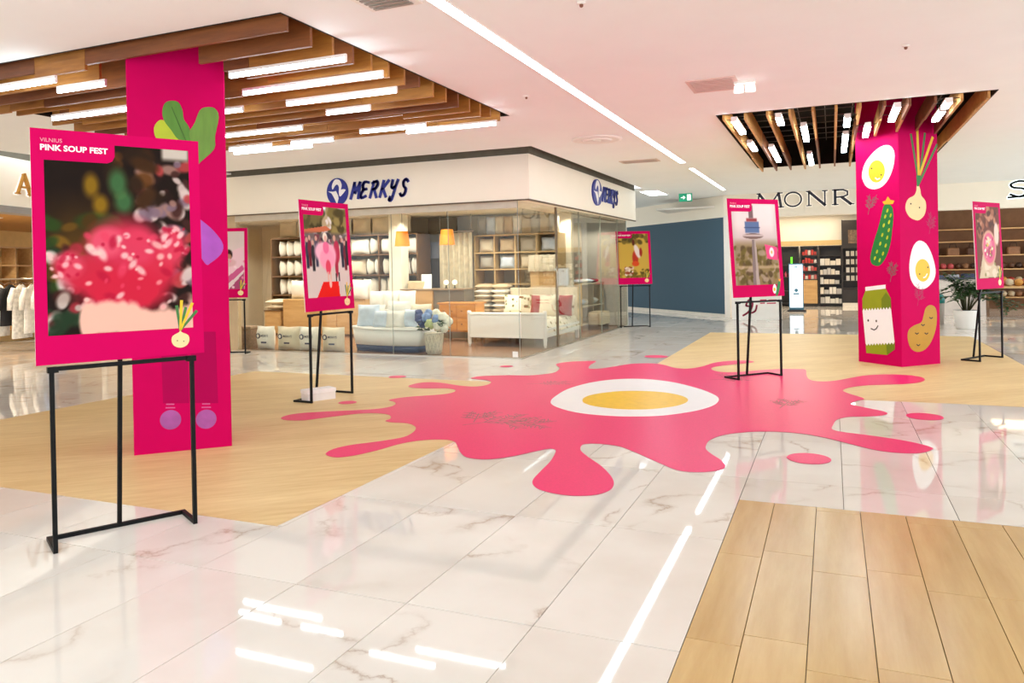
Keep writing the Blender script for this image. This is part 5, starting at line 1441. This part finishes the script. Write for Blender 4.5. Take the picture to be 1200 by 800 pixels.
# boat shaped display counter
t = thing('boat_display', 'white boat shaped display with a navy base heaped with pillows', 'display', (-7.25, 11.75, 0))
def hull(z, s, x0=-.74, x1=.76):
    pts = []
    for k in range(25):
        f = k / 24; x = x0 + (x1 - x0) * f
        pts.append((x * s, -.36 * s * (math.sin(math.pi * min(1, .10 + f * .62)) ** .7)))
    for k in range(24, -1, -1):
        f = k / 24; x = x0 + (x1 - x0) * f
        pts.append((x * s, .36 * s * (math.sin(math.pi * min(1, .10 + f * .62)) ** .7)))
    return pts
def loft(levels, name, m):
    mb = MB(); n = len(levels[0][0])
    vs = [(x, y, z + dz) for pts, z, tip in levels for x, y, dz in ((p[0], p[1], tip * max(0, -p[0]) ** 2) for p in pts)]
    fs = [(i * n + k, i * n + (k + 1) % n, (i + 1) * n + (k + 1) % n, (i + 1) * n + k) for i in range(len(levels) - 1) for k in range(n)]
    mb.add(vs, fs, 0, True); b0 = len(mb.v)
    mb.f += [tuple(range(n - 1, -1, -1)), tuple((len(levels) - 1) * n + k for k in range(n))]; mb.mi += [0, 0]; mb.sm += [False, False]
    return mb.build(name, m, t)
loft([(hull(0, .90), 0, 0), (hull(0, .93), .12, 0)], 'navy_base', mat('boat_navy', (44, 62, 104), .5))
loft([(hull(0, .94), .12, 0), (hull(0, .98), .26, .02), (hull(0, 1.0), .39, .05)], 'hull', WHITE)
loft([(hull(0, 1.03), .39, .05), (hull(0, 1.03), .42, .05)], 'rim', WHITE)
BP = [(-7.72, 11.66, .44, .40, FABRICB, 'pale blue square pillow at the left end of the boat display', .1), (-7.38, 11.56, .36, .30, FABRICB, 'small pale blue pillow at the front of the boat display', -.1), (-7.08, 11.55, .36, .30, FABRICW, 'white pillow at the front of the boat display', .2),
      (-6.82, 11.62, .34, .32, FABRICB, 'pale blue pillow at the right end of the boat display', -.2), (-7.20, 11.84, .50, .46, FABRICW, 'large white pillow standing behind the others on the boat display', 0), (-6.80, 11.92, .42, .40, FABRICC, 'cream pillow at the back right of the boat display', .15), (-7.78, 11.96, .42, .38, FABRICW, 'white pillow at the back left of the boat display', 0)]
for k, (x, y, w, h, m, lb, rz) in enumerate(BP):
    tag(pillow_obj('display_pillow', w, h, .17, m, (x, y, .43), rz, tilt=-.18, seed=k), lb, 'pillow')
# wire shelf behind the boat with bagged bedding
t = thing('bedding_rack', 'white rack of bagged bedding behind the boat display', 'rack', (-7.85, 12.75, 0))
for z in (.30, .68): MB().box(-.5, .5, -.2, .2, z - .02, z).build('shelf', WHITE, t)
for sx in (-.48, .48):
    for sy in (-.18, .18): MB().box(sx - .015, sx + .015, sy - .015, sy + .015, 0, .70).build('post', WHITE, t)
for k in range(3):
    tag(pillow_obj('bagged_bedding', .36, .36, .22, FABRICW, (-8.15 + .33 * k, 12.66, .68), 0, tilt=-.1, seed=k), 'glossy white bag of bedding on the white rack, %s from the left' % ORD[k], 'bedding', 'bags on the white rack')
# vase of hydrangeas
t = thing('flower_vase', 'woven pale vase of blue and white hydrangeas behind the glass', 'vase', (-6.26, 11.45, 0))
MB().lathe([(.11, 0), (.13, .03), (.16, .34), (.165, .36), (.14, .35)], 0, 0, 20).build('vase', mat('woven_vase', (206, 196, 176), .8, .22, 40, .5), t)
wv = MB()
for k in range(14):
    for s_ in (-1, 1):
        a = 2 * math.pi * k / 14
        wv.tube([((.132 + .03 * q / 5) * math.cos(a + s_ * .12 * q), (.132 + .03 * q / 5) * math.sin(a + s_ * .12 * q), .03 + .31 * q / 5) for q in range(6)], .006, 4)
wv.build('weave', mat('weave_pale', (226, 216, 196), .8), t)
fm = [mat('bloom_navy', (60, 72, 120), .8, .4, 40), mat('bloom_blue', (126, 152, 196), .8, .3, 40), mat('bloom_white', (238, 234, 214), .8, .12, 40), mat('bloom_green', (206, 214, 150), .8, .2, 40)]
for k, (x, y, z, r_, mi) in enumerate(((-.25, -.02, .60, .085, 0), (-.30, .03, .68, .07, 0), (-.16, -.08, .53, .08, 0), (-.08, -.10, .62, .08, 1), (0, -.12, .52, .085, 3), (.10, -.08, .58, .085, 1), (.20, -.04, .62, .09, 2),
                                    (.27, .0, .55, .085, 2), (.14, -.12, .48, .08, 2), (.05, .02, .68, .08, 2), (-.12, .04, .68, .075, 1), (.24, -.08, .45, .075, 2))):
    MB().ball(x, y, z, r_, r_, r_, 14, 10, lump=.22, seed=k).build('bloom', fm[mi], t)
lv = MB(); r5 = random.Random(2)
for k in range(26):
    a = r5.uniform(0, 6.28); L_ = r5.uniform(.12, .20); z0 = r5.uniform(.36, .55); r0 = r5.uniform(.05, .2)
    x, y = r0 * math.cos(a), r0 * math.sin(a); dx, dy = L_ * math.cos(a), L_ * math.sin(a)
    lv.add([(x, y, z0), (x + dx * .5 - dy * .3, y + dy * .5 + dx * .3, z0 + .05), (x + dx, y + dy, z0 + .02), (x + dx * .5 + dy * .3, y + dy * .5 - dx * .3, z0 + .05)], [(0, 1, 2, 3)])
lv.build('leaves', LF, t)
# square column, dark wall panel, damask curtain
struct(MB().box(-8.76, -8.46, 14.1, 14.4, 0, 2.62).build('wall_column', mat('column_white', (236, 232, 214), .6)))
t = thing('backdrop_screen', 'dark grey backdrop screen with leafy pattern behind the cash desk', 'screen', (-8.10, 15.3, 0))
MB().box(-.36, .36, 0, .06, 0, 1.68).build('pattern_panel', mat('dark_leaf', (62, 54, 56), .7, .5, 10), t)
MB().box(-.36, .36, 0, .06, 1.68, 2.05).build('blue_grey_panel', mat('panel_bluegrey', (110, 112, 126), .7), t)
MB().box(-.36, .36, 0, .06, 2.05, 2.58).build('upper_panel', mat('panel_taupe', (108, 98, 84), .7), t)
t = thing('curtain', 'pale damask curtain hanging beside the bedding shelf', 'curtain', (-7.60, 15.0, 0))
cm = MB(); vs = []
for k in range(41):
    x = -.42 + .80 * k / 40; y = .05 * math.sin(k * .95)
    vs += [(x, y, .72), (x, y, 2.22)]
cm.add(vs, [(2 * k, 2 * k + 2, 2 * k + 3, 2 * k + 1) for k in range(40)], 0, True)
cm.build('fabric', mat('damask', (206, 194, 168), .85, .18, 9), t)
MB().tube([(-.46, 0, 2.25), (.42, 0, 2.25)], .018).build('curtain_rod', MATS['steel'], t)
for sx in (-.40, .36): MB().tube([(sx, 0, 2.25), (sx, 0, 2.62)], .008).build('rod_hanger', MATS['steel'], t)
# hanging lamps
for (x, y, lb) in ((-7.77, 13.0, 'orange lampshade hanging left of the white column'), (-6.78, 13.0, 'orange lampshade hanging before the damask curtain')):
    t = thing('pendant_lamp', lb, 'lamp', (x, y, 0))
    MB().lathe([(.15, 1.90), (.115, 2.19)], 0, 0, 24, cap=False).build('lamp_shade', mat('lampshade', (236, 134, 36), .7, .05, emit=.35), t)
    MB().tube([(0, 0, 2.16), (0, 0, 2.62)], .005, 6).build('cord', BLACK, t)
    MB().ball(0, 0, 2.02, .04).build('bulb', emitter('bulb_warm', (255, 226, 170), 8), t)
    MB().lathe([(.05, 2.60), (.05, 2.62)], 0, 0, 14).build('ceiling_cap', WHITE, t)
# cash desk
t = thing('cash_desk', 'tan and grey cash desk between the column and the dresser', 'desk', (-7.72, 14.0, 0))
MB().cbox(-.70, .05, 0, .5, 0, 1.0, .006).build('tan_front', TANWOOD, t); MB().cbox(.05, .76, .05, .5, 0, 1.0, .006).build('grey_front', mat('desk_grey', (128, 118, 104), .5), t)
MB().cbox(-.72, .78, -.02, .52, 1.0, 1.03, .005).build('desk_top', mat('desk_top', (150, 128, 100), .4), t)
MB().box(-.60, -.44, -.012, 0, .66, .96).build('notice', WHITE, t)
nb = MB(); [nb.plate([(-.55, .70 + .09 * k), (-.49, .70 + .09 * k), (-.49, .75 + .09 * k), (-.55, .75 + .09 * k)], -.014, -.012) for k in range(3)]; nb.build('notice_mark', mat('notice_yellow', (220, 214, 60), .5), t)
t = thing('monitor', 'white till screen leaning back on the cash desk', 'monitor', (-7.90, 14.2, 1.03))
MB().add([(-.14, 0, 0), (.10, 0, 0), (.10, .02, 0), (-.14, .02, 0), (-.18, .08, .30), (.06, .08, .30), (.06, .10, .30), (-.18, .10, .30)], [(3, 2, 1, 0), (4, 5, 6, 7), (0, 1, 5, 4), (1, 2, 6, 5), (2, 3, 7, 6), (3, 0, 4, 7)]).build('screen', WHITE, t)
MB().box(-.06, .04, .03, .16, 0, .02).build('stand', BLACK, t)
tag(MB().cbox(-.2, .2, -.1, .1, 0, .16, .02).build('paper_stack', FABRICT, None, (-8.18, 14.3, 1.03)), 'beige stack of papers on the left of the cash desk', 'papers')
for k in range(2):
    t = thing('desk_lamp', 'small round white lamp on the grey end of the cash desk, %s' % ('left one', 'right one')[k], 'lamp', (-7.50 + .20 * k, 14.3, 1.03), 0, 'round lamps on the cash desk')
    MB().lathe([(.04, 0), (.012, .02), (.012, .07)], 0, 0, 12).build('foot', BLACK, t); MB().ball(0, 0, .12, .055).build('globe', mat('globe', (255, 252, 240), .4, emit=.6), t)
# dresser
t = thing('dresser', 'orange pine dresser with four drawers left of the bed', 'dresser', (-6.80, 13.40, 0))
MB().cbox(-.40, .40, 0, .42, .20, .74, .006).build('body', ORWOOD, t); MB().cbox(-.43, .43, -.02, .44, .74, .77, .005).build('top', ORWOOD, t)
for sx in (-.36, .36):
    for sy in (.04, .38): MB().box(sx - .025, sx + .025, sy - .025, sy + .025, 0, .20).build('leg', BROWNSH, t)
for k in range(4):
    x0 = -.385 + .39 * (k % 2); z0 = .23 + .26 * (k // 2)
    d = MB().cbox(x0, x0 + .375, -.014, 0, z0, z0 + .24, .003).build('drawer', ORWOOD, t)
    for q in (.1, .275): MB().ball(x0 + q, -.024, z0 + .12, .014, .014, .014, 8, 5).build('knob', BROWNSH, d)
# cubby shelf with bedding
t = shelf_unit('bedding_shelf', 'tall brown cubby shelf of folded bedding behind the bed', (-6.25, 15.1, 0), 1.95, .5, 2.16, [.12, .42, .76, 1.10, 1.42, 1.78, 2.16], mat('cubby_back', (150, 132, 106), .7), mat('cubby_frame', (190, 158, 108), .5))
for k in (1, 2, 3): MB().box(-.975 + .4875 * k - .015, -.975 + .4875 * k + .015, .005, .48, .42, 2.13).build('divider', MATS['cubby_frame'], t)
cm_ = [FABRICG, FABRICB, FABRICC, FABRICT, FABRICW]
for k in range(4):
    x = -6.25 - .73 + .4875 * k
    for zi, zz in enumerate((1.42, 1.78)):
        tag(pillow_obj('packed_bedding', .40, .30, .2, cm_[(k + 2 * zi) % 4], (x, 15.30, zz), 0, seed=k), '%s packed bedding set facing out in the %s cubby row, %s' % (['grey', 'pale blue', 'cream', 'beige'][(k + 2 * zi) % 4], ['lower', 'upper'][zi], ORD[k]), 'bedding', 'packed bedding, %s row' % ['lower', 'upper'][zi])
for k in range(9):
    tag(pillow_obj('hanging_quilt', .22, .40, .16, cm_[k % 5] if k < 5 else (FABRICT if k % 2 else FABRICG), (-7.1 + .21 * k, 15.3, 2.16), .1, seed=k), '%s folded quilt on top of the cubby shelf, %s from the left' % (['grey', 'pale blue', 'cream', 'beige', 'white', 'beige', 'grey', 'beige', 'grey'][k], ORD[k]), 'quilt', 'quilts on top of the cubby shelf')
for col in range(2):
    for k in range(7):
        m = [FABRICC, FABRICT, FABRICW, FABRICT, FABRICC, FABRICW, FABRICT][k]
        tag(MB().pillow(.36, .40, .11, 0, 0, .05, True, 8, 0, k).build('folded_towel', m, None, (-6.78 + .39 * col, 14.70, .40 + .10 * k)), 'folded towel, %s from the bottom of the %s stack on the bench' % (ORD[k], ['left', 'right'][col]), 'towel', 'towels, %s stack' % ['left', 'right'][col])
t = thing('towel_bench', 'low pale bench under the two towel stacks', 'bench', (-6.58, 14.70, 0))
MB().cbox(-.42, .42, -.22, .22, .36, .40, .005).build('seat', TANWOOD, t)
for sx in (-.38, .38):
    for sy in (-.18, .18): MB().box(sx - .02, sx + .02, sy - .02, sy + .02, 0, .36).build('leg', TANWOOD, t)
t = thing('door_panel', 'tan panel hung with cream cloths right of the cubby shelf', 'panel', (-5.55, 14.9, 0))
MB().box(-.28, .28, 0, .05, .70, 1.66).build('board', TANWOOD, t)
for k in range(4): MB().pillow(.17, .36, .08, -.22 + .15 * k, -.05, 1.52, False, 6, 0, k).build('cloth', FABRICC, t)
for sx in (-.25, .25): MB().box(sx - .02, sx + .02, 0, .05, 0, .70).build('leg', TANWOOD, t)

# bed
t = thing('bed', 'white wooden bed with floral bedding behind the corner glass', 'bed', (-5.46, 12.70, 0))
fb = MB().cbox(-.72, .72, 0.0, .05, .20, .58, .006).build('footboard', WHITE, t)
MB().tube([(-.76, .025, .60), (.76, .025, .60)], .032, 10).build('top_rail', WHITE, fb)
MB().box(-.72, .72, -.008, .058, .17, .205).build('bottom_rail', WHITE, fb)
for sx in (-1, 1):
    MB().lathe([(.018, 0), (.03, .06), (.034, .16), (.034, .60), (.042, .62), (.03, .66)], sx * .745, .025, 12).build('post', WHITE, fb)
hb_ = MB().cbox(-.74, .74, 1.98, 2.04, .2, 1.02, .01).build('headboard', mat('head_fabric', (222, 206, 178), .9, .06), t)
for sx in (-1, 1): MB().box(sx * .74 - .02, sx * .74 + .02, .05, 1.98, .18, .34).build('side_rail', WHITE, t)
for sx in (-1, 1): MB().box(sx * .70 - .03, sx * .70 + .03, 1.98, 2.04, 0, .2).build('leg', WHITE, t)
MB().cbox(-.70, .70, .06, 1.96, .26, .44, .04).build('mattress', FABRICW, t)
def floral():
    m = bpy.data.materials.new('floral_quilt'); m.use_nodes = True; nt = m.node_tree; b = nt.nodes['Principled BSDF']
    tc = nt.nodes.new('ShaderNodeTexCoord'); v = nt.nodes.new('ShaderNodeTexVoronoi'); v.inputs['Scale'].default_value = 9
    r = nt.nodes.new('ShaderNodeValToRGB'); r.color_ramp.interpolation = 'CONSTANT'
    r.color_ramp.elements[0].color = lin((150, 60, 50)); r.color_ramp.elements[1].position = .16; r.color_ramp.elements[1].color = lin((128, 126, 76))
    e = r.color_ramp.elements.new(.30); e.color = lin((240, 230, 206))
    nt.links.new(tc.outputs['Object'], v.inputs['Vector']); nt.links.new(v.outputs['Distance'], r.inputs['Fac']); nt.links.new(r.outputs['Color'], b.inputs['Base Color']); b.inputs['Roughness'].default_value = .9
    return m
FLORAL = floral()
q = MB(); n_ = 14; vs = []
for j in range(n_ + 1):
    for i in range(n_ + 1):
        u = -1 + 2 * i / n_; y = .10 + 1.86 * j / n_
        x = u * .78; z = .47 + .015 * math.sin(7 * u + 3 * y) if abs(u) < .93 else .26
        vs.append((x, y, z))
q.add(vs, [(j * (n_ + 1) + i, j * (n_ + 1) + i + 1, (j + 1) * (n_ + 1) + i + 1, (j + 1) * (n_ + 1) + i) for j in range(n_) for i in range(n_)], 0, True)
q.build('quilt', FLORAL, t)
for k, (x, y, w, m, lb) in enumerate(((-5.95, 14.35, .56, FLORAL, 'floral pillow at the left head of the bed'), (-5.42, 14.38, .56, FLORAL, 'floral pillow in the middle of the bed head'), (-4.95, 14.35, .50, FLORAL, 'floral pillow at the right head of the bed'),
                                     (-5.35, 14.12, .40, RED, 'dark red cushion in the middle of the bed'), (-4.83, 14.10, .32, RED, 'dark red cushion near the side glass'), (-5.12, 14.0, .40, FABRICC, 'cream cushion between the two red cushions'))):
    tag(pillow_obj('bed_cushion', w, .42, .16, m, (x, y, .48), 0, tilt=-.25, seed=k), lb, 'cushion')
# things behind the side glass
t = thing('side_cabinet', 'beige cabinet with open shelves behind the side glass', 'cabinet', (-5.35, 17.0, 0), math.radians(90))
MB().cbox(-.9, .9, -.25, .25, 0, .12, .005).build('plinth', BROWNSH, t)
MB().box(-.9, -.86, -.25, .25, .12, 1.05).build('side_panel', FABRICT, t); MB().box(.86, .9, -.25, .25, .12, 1.05).build('side_panel', FABRICT, t)
for z in (.16, .55, 1.05): MB().box(-.86, .86, -.25, .25, z - .03, z).build('shelf_board', mat('beige_board', (206, 186, 154), .6), t)
MB().box(-.02, .02, -.25, .25, .16, 1.02).build('divider', MATS['beige_board'], t)
for k in range(5):
    tag(pillow_obj('folded_blanket', .30, .34, .14, cm_[k], (-5.35, 16.3 + .34 * k, .55), 0, True, seed=k), '%s folded blanket on the side cabinet' % ['grey', 'pale blue', 'cream', 'beige', 'white'][k], 'blanket')
for k in range(4):
    tag(pillow_obj('folded_sheet', .36, .40, .09, [FABRICB, FABRICW, FABRICB, RED][k], (-5.35, 16.35 + .42 * k, 1.05), 0, True, seed=k), ['pale blue folded sheet at the near end of the side cabinet top', 'white folded sheet on the side cabinet top', 'second pale blue folded sheet on the side cabinet top', 'red folded sheet at the far end of the side cabinet top'][k], 'sheet')
t = thing('wall_panel', 'tall taupe display panel behind the side glass', 'panel', (-6.2, 17.2, 0), math.radians(50))
MB().box(-.9, .9, 0, .06, 0, 2.5).build('board', mat('taupe', (142, 132, 118), .8), t); MB().box(-.92, -.9, -.02, .08, 0, 2.5).build('edge_trim', MATS['steel'], t)
t = thing('beige_ottoman', 'beige upholstered ottoman at the far end of the side glass', 'ottoman', (-4.95, 16.9, 0), math.radians(90))
MB().cbox(-.35, .35, -.18, .18, .12, .40, .04).build('seat', FABRICT, t)
for sx in (-.3, .3): MB().box(sx - .02, sx + .02, -.15, .15, 0, .12).build('leg', BROWNSH, t)
